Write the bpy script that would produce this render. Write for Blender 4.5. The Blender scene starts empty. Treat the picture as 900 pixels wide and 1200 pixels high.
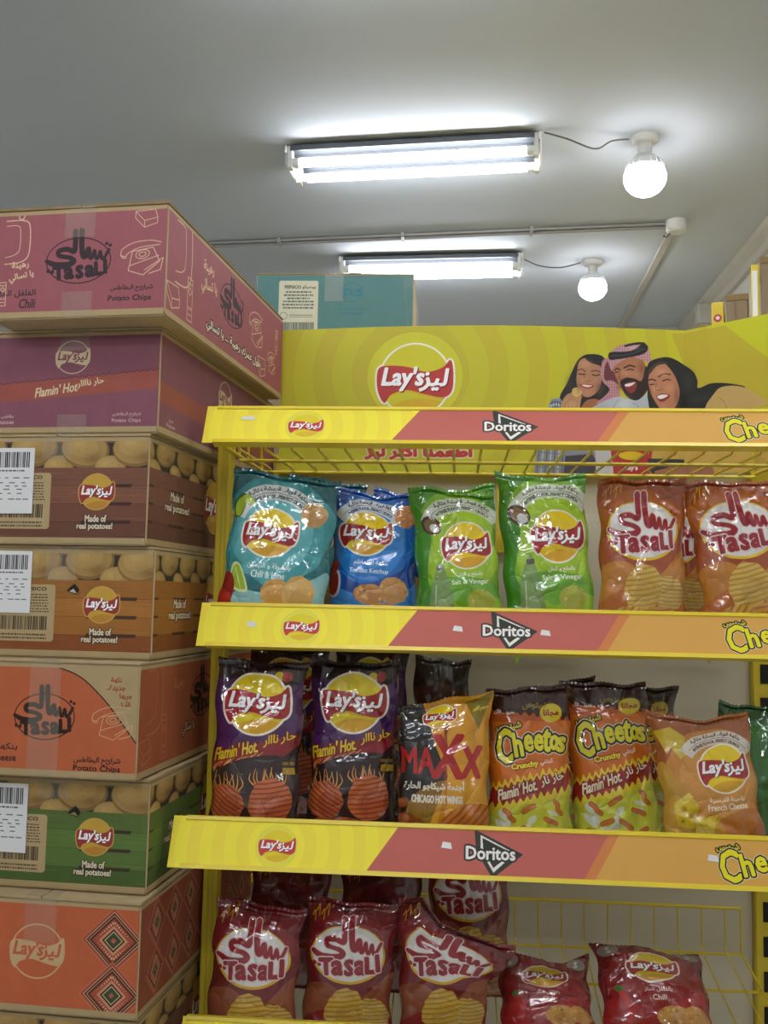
import bpy, bmesh, math, random
import numpy as np
from mathutils import Vector, Matrix
SC = bpy.context.scene; COL = SC.collection
# ---- camera (frame 900 x 1200), world, exposure
CEIL = 3.0
TUBE, GLOBE = 20.0, 14.0
cam = bpy.data.cameras.new('camera'); cam.sensor_fit = 'VERTICAL'; cam.sensor_height = 36; cam.lens = 1172/1200*36; cam.clip_start = .02
co = bpy.data.objects.new('camera', cam); COL.objects.link(co)
p_, y_, r_ = .0868, .0746, .0202
fw = Vector((-math.sin(y_)*math.cos(p_), math.cos(y_)*math.cos(p_), math.sin(p_))); rt = Vector((math.cos(y_), math.sin(y_), 0)); up = rt.cross(fw)
rt2 = rt*math.cos(r_)+up*math.sin(r_); up2 = rt2.cross(fw)
co.matrix_world = Matrix(((rt2.x, up2.x, -fw.x, 0), (rt2.y, up2.y, -fw.y, 0), (rt2.z, up2.z, -fw.z, 1.5), (0, 0, 0, 1)))
SC.camera = co
w = bpy.data.worlds.new('shop interior'); SC.world = w; w.use_nodes = True
w.node_tree.nodes['Background'].inputs[0].default_value = (.8, .85, .9, 1); w.node_tree.nodes['Background'].inputs[1].default_value = .3
SC.view_settings.view_transform = 'Standard'; SC.view_settings.look = 'None'; SC.view_settings.gamma = 1; SC.view_settings.use_curve_mapping = False
SC.view_settings.exposure = 0.95
SC.cycles.max_bounces = 6; SC.cycles.diffuse_bounces = 4; SC.cycles.glossy_bounces = 3; SC.cycles.sample_clamp_indirect = 4; SC.cycles.caustics_reflective = False; SC.cycles.caustics_refractive = False
# ---- Arabic joining (isolated, final, initial, medial presentation forms) so the fascia and bag lettering reads properly
def _arabic_table():
    t = {}
    def add(ch, base, n): t[ch] = [base + k if k < n else None for k in range(4)]
    for ch, b, n in (('\u0622',0xFE81,2),('\u0623',0xFE83,2),('\u0625',0xFE87,2),('\u0627',0xFE8D,2),('\u0628',0xFE8F,4),('\u0629',0xFE93,2),
        ('\u062A',0xFE95,4),('\u062B',0xFE99,4),('\u062C',0xFE9D,4),('\u062D',0xFEA1,4),('\u062E',0xFEA5,4),('\u062F',0xFEA9,2),('\u0630',0xFEAB,2),
        ('\u0631',0xFEAD,2),('\u0632',0xFEAF,2),('\u0633',0xFEB1,4),('\u0634',0xFEB5,4),('\u0635',0xFEB9,4),('\u0636',0xFEBD,4),('\u0637',0xFEC1,4),
        ('\u0638',0xFEC5,4),('\u0639',0xFEC9,4),('\u063A',0xFECD,4),('\u0641',0xFED1,4),('\u0642',0xFED5,4),('\u0643',0xFED9,4),('\u0644',0xFEDD,4),
        ('\u0645',0xFEE1,4),('\u0646',0xFEE5,4),('\u0647',0xFEE9,4),('\u0648',0xFEED,2),('\u0649',0xFEEF,2),('\u064A',0xFEF1,4)): add(ch, b, n)
    return t
AR = _arabic_table()
def shape_arabic(s):
    s = s.replace('\u0644\u0627', '\uFEFB'); out = []
    for i, ch in enumerate(s):
        if ch not in AR: out.append(ch); continue
        p = i > 0 and s[i-1] in AR and AR[s[i-1]][2] is not None
        n = i + 1 < len(s) and s[i+1] in AR and AR[ch][2] is not None
        f = AR[ch][3 if p and n else 1 if p else 2 if n else 0]
        out.append(chr(f if f else AR[ch][0]))
    return ''.join(reversed(out))
_tc = {}
def text_tris(s):
    """triangles (n,3,2) and boundary edges (m,2,2) of a line of text, y up, normalised: x from 0, cap height 1"""
    if s in _tc: return _tc[s]
    raw = shape_arabic(s) if any(c in AR for c in s) else s
    cu = bpy.data.curves.new('lettering', 'FONT'); cu.body = raw; cu.resolution_u = 2
    ob = bpy.data.objects.new('lettering', cu)
    me = ob.to_mesh()
    co = np.empty(len(me.vertices)*3); me.vertices.foreach_get('co', co); co = co.reshape(-1, 3)[:, :2]
    me.calc_loop_triangles()
    tr = np.empty(len(me.loop_triangles)*3, dtype=np.int32); me.loop_triangles.foreach_get('vertices', tr)
    ec = {}
    tri = tr.reshape(-1, 3)
    q = np.round(co, 5); uq, inv = np.unique(q, axis=0, return_inverse=True); inv = inv.reshape(-1)
    for a, b, c in inv[tri]:
        for e in ((a, b), (b, c), (c, a)):
            k = (min(e), max(e)); ec[k] = ec.get(k, 0) + 1
    bd = np.array([k for k, n in ec.items() if n == 1], dtype=int).reshape(-1, 2)
    ob.to_mesh_clear(); bpy.data.objects.remove(ob); bpy.data.curves.remove(cu)
    lo, hi = co.min(0), co.max(0)
    P = (co - lo)
    w, h = hi - lo
    r = (P[tri], (uq - lo)[bd], w, h)
    _tc[s] = r
    return r
class Canvas:
    """paints flat print (the artwork on bags, cartons and price rails) into an image"""
    def __init__(s, w, h, ss, bg):
        s.w, s.h, s.k = w, h, ss
        s.W, s.H = int(w*ss), int(h*ss)
        s.a = np.empty((s.H, s.W, 3), np.float32); s.a[:] = s.col(bg)
        s.clip = None; s.o = np.zeros(2)
    @staticmethod
    def col(c):
        return np.array([int(c[i:i+2], 16)/255 for i in (0, 2, 4)], np.float32) if isinstance(c, str) else np.array(c, np.float32)
    def _edges(s, A, B):
        k = s.k; A = A - s.o; B = B - s.o
        x0, y0, x1, y1 = A[:, 0]*k, A[:, 1]*k - .5, B[:, 0]*k, B[:, 1]*k - .5
        sg = np.where(y1 > y0, 1, -1)
        sw = y1 < y0
        x0, x1, y0, y1 = np.where(sw, x1, x0), np.where(sw, x0, x1), np.where(sw, y1, y0), np.where(sw, y0, y1)
        r0 = np.clip(np.ceil(y0), 0, s.H).astype(int); r1 = np.clip(np.ceil(y1), 0, s.H).astype(int)
        n = np.maximum(r1 - r0, 0)
        idx = np.repeat(np.arange(len(n)), n)
        if len(idx) == 0: return None
        off = np.arange(len(idx)) - np.repeat(np.cumsum(n) - n, n)
        rows = r0[idx] + off
        xs = x0[idx] + (rows - y0[idx])*(x1[idx]-x0[idx])/np.maximum(y1[idx]-y0[idx], 1e-9)
        cols = np.clip(np.ceil(xs - .5), 0, s.W).astype(int)
        ra, rb = rows.min(), rows.max() + 1
        ca, cb = cols.min(), cols.max() + 1
        m = np.zeros((rb-ra, cb-ca+1), np.int32)
        np.add.at(m, (rows-ra, cols-ca), sg[idx])
        cb = min(cb, s.W)
        return ra, rb, ca, cb, np.cumsum(m, 1)[:, :cb-ca]
    def _paint(s, e, c, alpha=1, eo=False):
        if e is None: return
        ra, rb, ca, cb, m = e
        m = (m % 2 == 1) if eo else (m != 0)
        if s.clip is not None: m = m & s.clip[ra:rb, ca:cb]
        if callable(c):
            yy, xx = np.mgrid[ra:rb, ca:cb]
            c = c((xx+.5)/s.k + s.o[0], (yy+.5)/s.k + s.o[1])[m]
        else: c = s.col(c)
        t = s.a[ra:rb, ca:cb]
        t[m] = t[m]*(1-alpha) + c*alpha
    def poly(s, pts, c, alpha=1, eo=False):
        p = np.asarray(pts, float)
        s._paint(s._edges(p, np.roll(p, -1, 0)), c, alpha, eo)
    def mask(s, pts):
        p = np.asarray(pts, float); e = s._edges(p, np.roll(p, -1, 0))
        m = np.zeros((s.H, s.W), bool)
        if e: m[e[0]:e[1], e[2]:e[3]] = e[4] != 0
        return m
    def ell(s, x, y, rx, ry=None, c='000000', alpha=1, rot=0, n=48):
        s.poly(ell_pts(x, y, rx, ry, rot, n), c, alpha)
    def soft(s, x, y, rx, ry, c, a=.5, rot=0):
        """soft blot, for the photographic print"""
        e = s._edges(ell_pts(x, y, 2*rx, 2*ry, rot, 24), np.roll(ell_pts(x, y, 2*rx, 2*ry, rot, 24), -1, 0))
        if e is None: return
        ra, rb, ca, cb, m = e; m = m != 0
        if s.clip is not None: m = m & s.clip[ra:rb, ca:cb]
        yy, xx = np.mgrid[ra:rb, ca:cb]; X, Y = (xx+.5)/s.k+s.o[0]-x, (yy+.5)/s.k+s.o[1]-y; q, w = math.cos(math.radians(rot)), math.sin(math.radians(rot))
        g = (a*np.exp(-1.4*(((X*q+Y*w)/rx)**2+((Y*q-X*w)/ry)**2))*m)[..., None]
        t = s.a[ra:rb, ca:cb]; t[:] = t*(1-g)+s.col(c)*g
    def rect(s, x0, y0, x1, y1, c, alpha=1): s.poly([(x0, y0), (x1, y0), (x1, y1), (x0, y1)], c, alpha)
    def rrect(s, x0, y0, x1, y1, r, c, alpha=1):
        p = []
        for cx, cy, a0 in ((x1-r, y0+r, -90), (x1-r, y1-r, 0), (x0+r, y1-r, 90), (x0+r, y0+r, 180)):
            for k in range(7): a = math.radians(a0+15*k); p.append((cx+r*math.cos(a), cy+r*math.sin(a)))
        s.poly(p, c, alpha)
    def segs(s, A, B, w, c, alpha=1, n=8):
        A = np.asarray(A, float).reshape(-1, 2); B = np.asarray(B, float).reshape(-1, 2)
        w = np.broadcast_to(np.asarray(w, float), (len(A),))[:, None]/2
        d = B-A; L = np.maximum(np.hypot(d[:, 0], d[:, 1]), 1e-9)[:, None]; nn = np.stack([-d[:, 1], d[:, 0]], 1)/L*w
        q = np.stack([A+nn, A-nn, B-nn, B+nn], 1)
        th = -np.arange(n)*2*math.pi/n; D = np.stack([np.cos(th), np.sin(th)], 1)[None]*w[:, :, None]
        E0 = [q.reshape(-1, 2)]; E1 = [np.roll(q, -1, 1).reshape(-1, 2)]
        for P in (A, B):
            k = P[:, None]+D; E0.append(k.reshape(-1, 2)); E1.append(np.roll(k, -1, 1).reshape(-1, 2))
        # make every loop wind the same way
        a0 = np.cross(q[:, 1]-q[:, 0], q[:, 2]-q[:, 0]) > 0
        qq = q.copy(); qq[a0] = q[a0][:, ::-1]
        E0[0] = qq.reshape(-1, 2); E1[0] = np.roll(qq, -1, 1).reshape(-1, 2)
        s._paint(s._edges(np.concatenate(E0), np.concatenate(E1)), c, alpha)
    def line(s, pts, w, c, alpha=1, closed=False):
        p = np.asarray(pts, float)
        if closed: p = np.concatenate([p, p[:1]])
        s.segs(p[:-1], p[1:], (np.asarray(w)[:-1] if np.ndim(w) else w), c, alpha)
    def text(s, t, x, y, h, c, w=None, rot=0, shear=0, bold=0, outline=(), warp=None, anchor='c', alpha=1, ref=None, squash=1):
        """h: height of the ink; w: squeeze to this width; outline: [(extra, colour)...] drawn widest first"""
        T, B, tw, th = text_tris(t)
        k = h/(ref or th); kx = k*squash if w is None else w/tw
        cr, sr = math.cos(math.radians(rot)), math.sin(math.radians(rot))
        ax = {'c': -tw*kx/2, 'l': 0, 'r': -tw*kx}[anchor]
        def f(P):
            u = P[..., 0]*kx + ax; v = (th/2 - P[..., 1])*k
            u = u - v*shear
            if warp: u, v = warp(u, v)
            return np.stack([x + u*cr - v*sr, y + u*sr + v*cr], -1)
        T2, B2 = f(T), f(B)
        for ex, oc in outline: s.segs(B2[:, 0], B2[:, 1], 2*ex+bold, oc, alpha); s._tri(T2, oc, alpha)
        if bold: s.segs(B2[:, 0], B2[:, 1], bold, c, alpha)
        s._tri(T2, c, alpha)
    def _tri(s, T, c, alpha=1):
        a = np.cross(T[:, 1]-T[:, 0], T[:, 2]-T[:, 0]) < 0
        T = T.copy(); T[a] = T[a][:, ::-1]
        s._paint(s._edges(T.reshape(-1, 2), np.roll(T, -1, 1).reshape(-1, 2)), c, alpha)
    def image(s, name):
        im = bpy.data.images.new(name, s.W, s.H)
        px = np.ones((s.H, s.W, 4), np.float32); px[..., :3] = np.clip(s.a[::-1], 0, 1)
        im.pixels.foreach_set(px.ravel()); im.update(); im.pack()
        return im
def ell_pts(x, y, rx, ry=None, rot=0, n=48, a0=0, a1=360):
    ry = rx if ry is None else ry
    t = np.radians(np.linspace(a0, a1, n, endpoint=(a1-a0) != 360)); c, q = math.cos(math.radians(rot)), math.sin(math.radians(rot))
    u, v = rx*np.cos(t), ry*np.sin(t)
    return np.stack([x+u*c-v*q, y+u*q+v*c], 1)
def smooth(pts, closed=True, n=6):
    """Catmull-Rom through the points"""
    p = np.asarray(pts, float); N = len(p); out = []
    rng = range(N) if closed else range(N-1)
    g = (lambda i: p[i % N]) if closed else (lambda i: p[min(max(i, 0), N-1)])
    for i in rng:
        a, b, c, d = g(i-1), g(i), g(i+1), g(i+2)
        for k in range(n):
            t = k/n
            out.append(.5*((2*b)+(c-a)*t+(2*a-5*b+4*c-d)*t*t+(3*b-a-3*c+d)*t**3))
    if not closed: out.append(p[-1])
    return np.array(out)
# ---------------------------------------------------------------- flat print
rnd = random.Random(4)
LEZ, TSL = 'ليز', 'تسالي'
def mixc(a, b, t): return tuple(Canvas.col(a)*(1-t) + Canvas.col(b)*t)
def grad(c0, c1, y0, y1):
    a, b = Canvas.col(c0), Canvas.col(c1)
    return lambda x, y: a + (b-a)*np.clip((y-y0)/(y1-y0), 0, 1)[..., None]
def ribbon(x, y, r, k=1.0, h=1.0, d=0):
    """wavy ribbon across the round emblem"""
    a = k*r
    top = [(x-1.04*a, y-.28*r*h+d), (x-.75*a, y-.40*r*h+d), (x-.2*a, y-.36*r*h+d), (x+.3*a, y-.22*r*h+d), (x+.75*a, y-.34*r*h+d), (x+.98*a, y-.56*r*h+d)]
    bot = [(x+1.06*a, y-.2*r*h+d), (x+1.03*a, y+.3*r*h+d), (x+.8*a, y+.50*r*h+d), (x+.3*a, y+.42*r*h+d), (x-.2*a, y+.30*r*h+d), (x-.65*a, y+.42*r*h+d), (x-.85*a, y+.66*r*h+d), (x-1.04*a, y+.3*r*h+d)]
    return smooth(top+bot, True, 5)
def emblem(c, x, y, r, ry=None, yel='f0d010', yel2='d89a18', red='a51c22', edge='f6ecd8', ew=None, rot=0, txt='ffffff', rim=None, sh='6d1015'):
    ry = ry or r; k = ry; ew = ew or r*.07
    a = r/ry
    def dr(extra, col):
        c.ell(x, y, r*.97+extra, ry+extra, col); p = ribbon(x, y, k, a); c.poly(p, col)
        if extra: c.line(p, 2*extra, col, closed=True)
    if edge: dr(ew, edge)
    c.ell(x, y, r*.97, ry, yel)
    m = c.clip; q = c.mask(ell_pts(x, y, r*.97, ry)); c.clip = q if m is None else q & m
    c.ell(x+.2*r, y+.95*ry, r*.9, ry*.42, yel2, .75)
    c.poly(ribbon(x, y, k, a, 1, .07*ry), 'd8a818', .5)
    c.clip = m
    c.poly(ribbon(x, y, k, a), red)
    for dx, cl in ((.03, sh), (0, txt)):
        c.text("Lay's", x-.33*r+dx*r, y-.02*ry+dx*r, .66*ry, cl, w=1.12*r, shear=.18, bold=.05*ry)
        c.text(LEZ, x+.53*r+dx*r, y+.01*ry+dx*r, .62*ry, cl, w=.70*r, shear=.18, bold=.045*ry)
def emblem_mono(c, x, y, r, col, bg):
    c.line(ell_pts(x, y, r, r, n=40), r*.06, col, closed=True)
    c.poly(ribbon(x, y, r), col)
    c.text("Lay's", x-.33*r, y-.02*r, .66*r, bg, w=1.12*r, shear=.18, bold=.045*r)
    c.text(LEZ, x+.52*r, y+.01*r, .62*r, bg, w=.70*r, shear=.18, bold=.04*r)
def swirl(x, y, rx, ry):
    S = lambda L: [(x+a*rx, y+b*ry) for a, b in L]
    body = smooth(S([(.07, -1.32), (.08, -.75), (.13, -.24), (.22, -.18), (.30, -.50), (.36, -.12), (.43, -.12), (.49, -.42), (.54, -.08), (.61, -.08), (.67, -.36), (.73, -.04), (.82, -.12), (.93, -.42)]), False)
    loop = smooth(S([(-.13, -1.30), (-.12, -.8), (-.14, -.42), (-.36, -.52), (-.62, -.45), (-.60, -.24), (-.28, -.14), (-.14, .02), (-.32, .17), (-.68, .17), (-1.0, -.02)]), False)
    return body, loop
def tasali(c, x, y, rx, ry, fill='e8e4de', edge='e8b820', col='9a1c28', hi='e8d0d0', mono=None):
    if mono:
        c.line(ell_pts(x, y, rx, ry), rx*.035, mono, closed=True)
        col, hi, edge = mono, None, None
    else:
        c.ell(x, y+ry*.03, rx*1.06, ry*1.07, edge); c.ell(x, y, rx, ry, fill)
        c.ell(x, y-ry*.1, rx*.8, ry*.7, 'ffffff', .35)
    b, l = swirl(x, y, rx, ry)
    wb = np.interp(np.arange(len(b)), [0, len(b)*.3, len(b)*.45, len(b)-1], [.17, .16, .095, .10])*rx
    wl = np.interp(np.arange(len(l)), [0, len(l)*.4, len(l)*.55, len(l)*.85, len(l)-1], [.165, .15, .13, .20, .11])*rx
    if hi:
        c.line(b, wb+.05*rx, hi); c.line(l, wl+.05*rx, hi)
    c.line(b, wb, col); c.line(l, wl, col)
    c.ell(x-.93*rx, y+.42*ry, rx*.06, None, col); c.ell(x-.80*rx, y+.46*ry, rx*.06, None, col)
    c.ell(x+.86*rx, y-.70*ry, rx*.05, None, col); c.ell(x+.97*rx, y-.62*ry, rx*.05, None, col)
    ol = [(rx*.035, hi)] if hi else []
    for t, dx, s, dy in (('T', -.60, .56, .52), ('a', -.28, .46, .54), ('S', .05, .52, .50), ('a', .37, .46, .48), ('L', .64, .54, .38), ('I', .84, .56, .30)):
        c.text(t, x+dx*rx, y+dy*ry, s*ry, col, bold=rx*.075, rot=-4, outline=ol)
def arc_warp(R, up=1):
    return lambda u, v: ((R+up*-v)*np.sin(u/R), up*(R-(R+up*-v)*np.cos(u/R)))
def chip(c, x, y, rx, ry, rot=0, col='dcaa4c', dark='b07828', ridged=False):
    p = ell_pts(x, y, rx, ry, rot, 30); p = p + np.array([[rnd.uniform(-.05, .05)*rx, rnd.uniform(-.05, .05)*ry] for _ in p])
    c.poly(smooth(p, True, 2), col)
    m = c.clip; q = c.mask(p); c.clip = q if m is None else q & m
    c.ell(x+.3*rx, y+.35*ry, rx*.8, ry*.7, mixc(col, dark, .5), .5, rot)
    if ridged:
        a = math.radians(rot-28); d = np.array([math.cos(a), math.sin(a)]); n = np.array([-d[1], d[0]]); R = max(rx, ry)*1.3
        for k in np.arange(-R, R, R*.16):
            o = np.array([x, y])+n*k
            c.line([o-d*R, o+n*R*.08, o+d*R], R*.055, dark, .75)
    else:
        for _ in range(14):
            c.ell(x+rnd.uniform(-.9, .9)*rx, y+rnd.uniform(-.9, .9)*ry, rx*rnd.uniform(.04, .13), None, rnd.choice([dark, 'f0cc78', mixc(col, dark, .4)]), .6)
    c.clip = m
def flames(c, x0, y0, x1, y1, a, col, n=26, w=1.0, seed=1):
    r = random.Random(seed); pts = []
    for i in range(n+1):
        t = i/n; x, y = x0+(x1-x0)*t, y0+(y1-y0)*t
        pts.append((x, y + (-a if i % 2 else a*.3)*r.uniform(.5, 1.2)))
    return smooth(pts, False, 4).tolist()
def banner_arc(c, x, y, R, w, a0, a1, ar, en, fill='d8dcda', ink='3c6668'):
    o = ell_pts(x, y, R, None, 0, 30, a0, a1); i = ell_pts(x, y, R-w, None, 0, 30, a0, a1)
    c.poly(np.concatenate([o, i[::-1]]), fill)
    m = ell_pts(x, y, R-w*.52, None, 0, 30, a0, a1); c.line(m[2:-2], w*.035, ink)
    span = math.radians(a1-a0)*R*.8
    c.text(ar, x, y-R+w*.26, w*.34, ink, w=span*.72, warp=arc_warp(R-w*.26), bold=w*.03)
    c.text(en, x, y-R+w*.75, w*.22, ink, w=span*.7, warp=arc_warp(R-w*.75), bold=w*.03)
AR_BAN = 'بنكهة قوية.. قرمشة مثالية'
EN_BAN = 'INTENSE FLAVOR...PERFECT CRUNCH'
def seal_bands(c, col):
    for y in (1.5, 4): c.rect(0, y, c.w, y+.5, col, .3)
def art_chili_lime():
    c = Canvas(130, 196, 5, '0e5f66')
    c.ell(62, 88, 78, 84, '2f8f94'); c.ell(60, 86, 62, 66, '3d9da3'); c.ell(56, 76, 52, 52, '5fb4b8')
    c.poly(smooth([(0, 150), (30, 128), (60, 140), (110, 118), (130, 90), (130, 196), (0, 196)]), '0e6a72')
    c.poly(smooth([(10, 196), (20, 150), (60, 148), (110, 128), (130, 120), (130, 196)]), '8fc2c6')
    banner_arc(c, 58, 76, 62, 20, 200, 325, AR_BAN, EN_BAN)
    c.ell(12, 45, 8, 16, '3f6a18', 1, 20); c.ell(12, 46, 6, 13, 'a8c838', 1, 20); c.ell(22, 38, 8, 6, 'b8d048', 1, 30)
    chip(c, 104, 48, 16, 17, 20, 'c89a58', '8a5c28')
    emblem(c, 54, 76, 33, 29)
    c.text('بالشطة و الليمون', 58, 117, 8, 'e8f4f0', w=54, bold=.35)
    c.text('Chili & Lime', 58, 127, 8.5, 'e8f4f0', w=42, bold=.4)
    c.poly(smooth([(10, 118), (20, 116), (33, 140), (34, 150), (18, 148), (9, 136)]), 'e0e8a8'); c.poly(smooth([(12, 121), (20, 119), (31, 141), (31, 147), (19, 145), (11, 134)]), '9cc030')
    for q in ((14, 132), (22, 140), (26, 146)): c.line([(15, 120), q], .8, 'e0e8a8')
    c.ell(4, 152, 14, 26, '9a1c20'); c.ell(8, 165, 10, 14, 'b82820')
    chip(c, 70, 148, 18, 17, 0, 'd8a048', 'a87020'); chip(c, 98, 146, 20, 22, 10, 'd8ac60', 'a87830'); chip(c, 60, 176, 30, 16, 0, 'd8a048', 'a87020')
    return c
def art_ketchup():
    c = Canvas(110, 180, 5, '0f4fa8')
    c.ell(50, 68, 58, 66, '1c70c8'); c.ell(48, 64, 46, 50, '2b85d8')
    c.poly(smooth([(0, 112), (50, 128), (110, 90), (110, 180), (0, 180)]), '3a86d0')
    c.poly(smooth([(0, 96), (40, 118), (90, 100), (110, 70), (110, 112), (60, 134), (0, 118)]), '12489c')
    banner_arc(c, 46, 66, 56, 17, 215, 325, AR_BAN, EN_BAN, ink='30508c')
    chip(c, 92, 32, 14, 15, 0, 'd8925c', 'a86038')
    emblem(c, 43, 56, 31, 27)
    c.text('بنكهة الطماطم', 52, 93, 8, 'e0ecf8', w=44, bold=.35); c.text('Tomato Ketchup', 50, 103, 7, 'e0ecf8', w=50, bold=.35)
    c.ell(6, 118, 10, 18, 'c8d0d8'); c.ell(5, 118, 8, 15, '8a1418'); c.ell(4, 98, 7, 8, 'a01c1c')
    chip(c, 82, 124, 18, 16, 0, 'd09a58', 'a06c30'); chip(c, 52, 130, 20, 12, 0, 'd09050', 'a06030'); chip(c, 70, 155, 30, 16, 0, 'd09050', 'a06030')
    return c
def art_salt_vinegar():
    c = Canvas(110, 200, 5, '4c9420')
    c.ell(62, 86, 66, 84, '84bc28'); c.ell(62, 84, 50, 62, 'a4cc2c'); c.poly(smooth([(0, 150), (40, 120), (110, 135), (110, 200), (0, 200)]), '6cae24')
    c.poly(smooth([(0, 30), (24, 60), (14, 120), (30, 160), (0, 200)]), '3f8a1c'); c.poly(smooth([(8, 200), (30, 140), (60, 160), (110, 150), (110, 200)]), '98c838')
    banner_arc(c, 66, 76, 66, 19, 212, 325, AR_BAN, EN_BAN, fill='d4dcc8', ink='4a5c40')
    c.ell(24, 50, 15, 11, '4a3018', 1, 35); c.ell(25, 51, 12, 8, '8a6a40', 1, 35); c.ell(28, 54, 7, 5, 'e0e4e0', 1, 35)
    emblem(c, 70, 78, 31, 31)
    c.text('بالملح و الخل', 72, 118, 7.5, 'f0f8e0', w=34, bold=.35); c.text('Salt & Vinegar', 72, 128, 8, 'f0f8e0', w=50, bold=.4)
    c.poly(smooth([(28, 106), (34, 98), (38, 108), (44, 130), (48, 175), (18, 175), (20, 132)]), '7f9a68', .8); c.rect(28, 104, 38, 110, '4a5040'); c.ell(33, 165, 10, 18, 'b0c8a0', .6); c.line([(26, 130), (24, 170)], 1.5, 'd8e4d0', .7)
    chip(c, 84, 152, 18, 14, 0, 'b0b840', '8a8c28'); chip(c, 70, 180, 34, 14, 0, 'b0b038', '888828')
    return c
def art_tasali(kind):
    o = kind == 'orange'
    bg, b2, b3, edge = ('a04a1c', 'b8641c', 'c88830', 'e8c020') if o else ('741820', '8c2028', '9c5c38', 'e0b020')
    c = Canvas(112, 198, 5, bg)
    c.poly(smooth([(0, 30), (60, 12), (112, 40), (112, 60), (60, 40), (0, 60)]), b2, .7)
    c.poly(smooth([(0, 110), (30, 100), (70, 118), (112, 84), (112, 150), (60, 140), (0, 160)]), b3, .8)
    c.poly(smooth([(0, 150), (50, 128), (112, 140), (112, 198), (0, 198)]), b2)
    tasali(c, 55, 62, 45, 34, edge=edge)
    for k, (a, b) in enumerate(((6, 20), (12, 14), (18, 18), (24, 12))): c.line(smooth([(a, b), (a+4, b-6), (a+3, b+6)], False), 1.2, 'd8a020')
    chip(c, 88, 136, 22, 20, 30, 'd8b460', 'a07c28', True); chip(c, 54, 132, 24, 29, 20, 'dcb450', 'a8802c', True)
    chip(c, 30, 176, 34, 22, -20, 'd8a850', 'a87028', True); chip(c, 84, 176, 34, 22, 20, 'cc9440', '9c5c24', True)
    return c
def art_flamin():
    c = Canvas(108, 236, 5, '2a1420')
    c.rect(0, 0, 108, 130, '4a1c58'); c.rect(0, 0, 108, 26, '241018')
    c.poly(flames(c, 0, 116, 108, 92, 5, None, seed=3)+[(108, 150), (0, 160)], '8c1c24')
    c.ell(84, 24, 20, 10, '141010'); c.ell(78, 20, 6, 7, 'd8c020'); c.ell(88, 20, 6, 7, 'a02018'); c.text('سوبر', 84, 32, 5, 'e0d8d0', bold=.3)
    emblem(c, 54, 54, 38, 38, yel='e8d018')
    c.poly(smooth([(0, 136), (20, 130), (40, 134), (62, 120), (84, 122), (108, 104)], False).tolist()+[(108, 236), (0, 236)], '2c181c')
    for k in range(26):
        x = rnd.uniform(0, 60); y = 136-x*.22+rnd.uniform(-2, 5); q = smooth([(x, y), (x+3, y-5), (x+9+rnd.uniform(0, 5), y-8-rnd.uniform(0, 5))], False)
        c.line(q, np.linspace(2.2, .4, len(q)), rnd.choice(['d89040', 'e0b060', 'b84824']))
    c.text("Flamin' Hot.", 32, 112, 15, 'e8c828', w=56, shear=.25, rot=-13, bold=.9, outline=[(1.2, '701018')])
    c.text('حار نااار', 84, 97, 13, 'e8c828', w=38, shear=.2, rot=-13, bold=.6, outline=[(1, '701018')])
    c.poly(smooth([(0, 150), (50, 120), (108, 130), (108, 236), (0, 236)]), '2e1a1e')
    c.rect(88, 122, 106, 144, '2a1a10'); scribble(c, 90, 104, 124, 4, 'a88818', rnd); scribble(c, 90, 104, 131, 8, 'd0a820', rnd)
    for x, y in ((22, 168), (74, 160)):
        for k in range(11):
            a = -18+3.4*k; h = rnd.uniform(10, 22); q = smooth([(x+a, y-8), (x+a*1.15+rnd.uniform(-3, 3), y-8-h*.5), (x+a*1.1+rnd.uniform(-4, 4), y-10-h)], False)
            c.line(q, np.linspace(2.6, .5, len(q)), rnd.choice(['c86828', 'd88c38', 'b84c20'])); c.line(q, np.linspace(1, .3, len(q)), 'e0b858')
    chip(c, 22, 176, 24, 22, 60, 'c86838', '7c2818', True); chip(c, 76, 172, 26, 28, 20, 'cc7040', '8a3020', True)
    chip(c, 40, 216, 50, 20, 0, 'b05830', '7c2818', True)
    return c
def art_maxx():
    c = Canvas(112, 198, 5, 'd8961c')
    c.poly([(0, 0), (30, 0), (46, 60), (62, 96), (26, 198), (0, 198)], '1c1816')
    c.poly([(56, 34), (60, 34), (62, 128), (48, 198), (40, 198), (58, 120)], '8a3414', .8)
    c.ell(70, 150, 60, 50, 'e0a428', .6)
    c.poly([(80, 6), (112, 0), (100, 40)], '8a7418'); c.text('حجم اكبر', 99, 16, 7, 'e8d830', w=18, bold=.4)
    emblem(c, 50, 22, 19, 14, ew=1.2)
    c.text('MA', 24, 78, 31, 'b81c1c', w=42, bold=2); c.text('X', 62, 72, 50, 'b01c18', w=36, bold=5); c.text('X', 91, 78, 36, 'b01c18', w=22, bold=4)
    c.text('أجنحة شيكاجو الحارة', 46, 108, 13, 'e8e0d0', w=74, bold=.8); c.text('CHICAGO HOT WINGS', 50, 124, 9, 'e8e0d0', w=62, bold=.9)
    for x, y, r in ((8, 130, 8), (12, 150, 12), (28, 158, 12), (16, 175, 16)):
        c.ell(x, y, r, r*.7, '8a4420', 1, rnd.uniform(-40, 40)); c.ell(x-2, y-2, r*.5, r*.3, 'b86c38', .8)
    chip(c, 86, 148, 34, 18, -20, 'c87830', '8a4418', True); chip(c, 90, 175, 40, 20, 10, 'c87830', '8a4418', True)
    return c
def puff(c, x, y, a, l, r, col):
    pts = smooth([(x+math.cos(a)*l*t+math.sin(a*3+t*9)*r*.25, y+math.sin(a)*l*t) for t in (-.5, -.2, .1, .5)], False)
    c.line(pts, r*1.2, '8a3c10'); c.line(pts, r, col)
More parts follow.
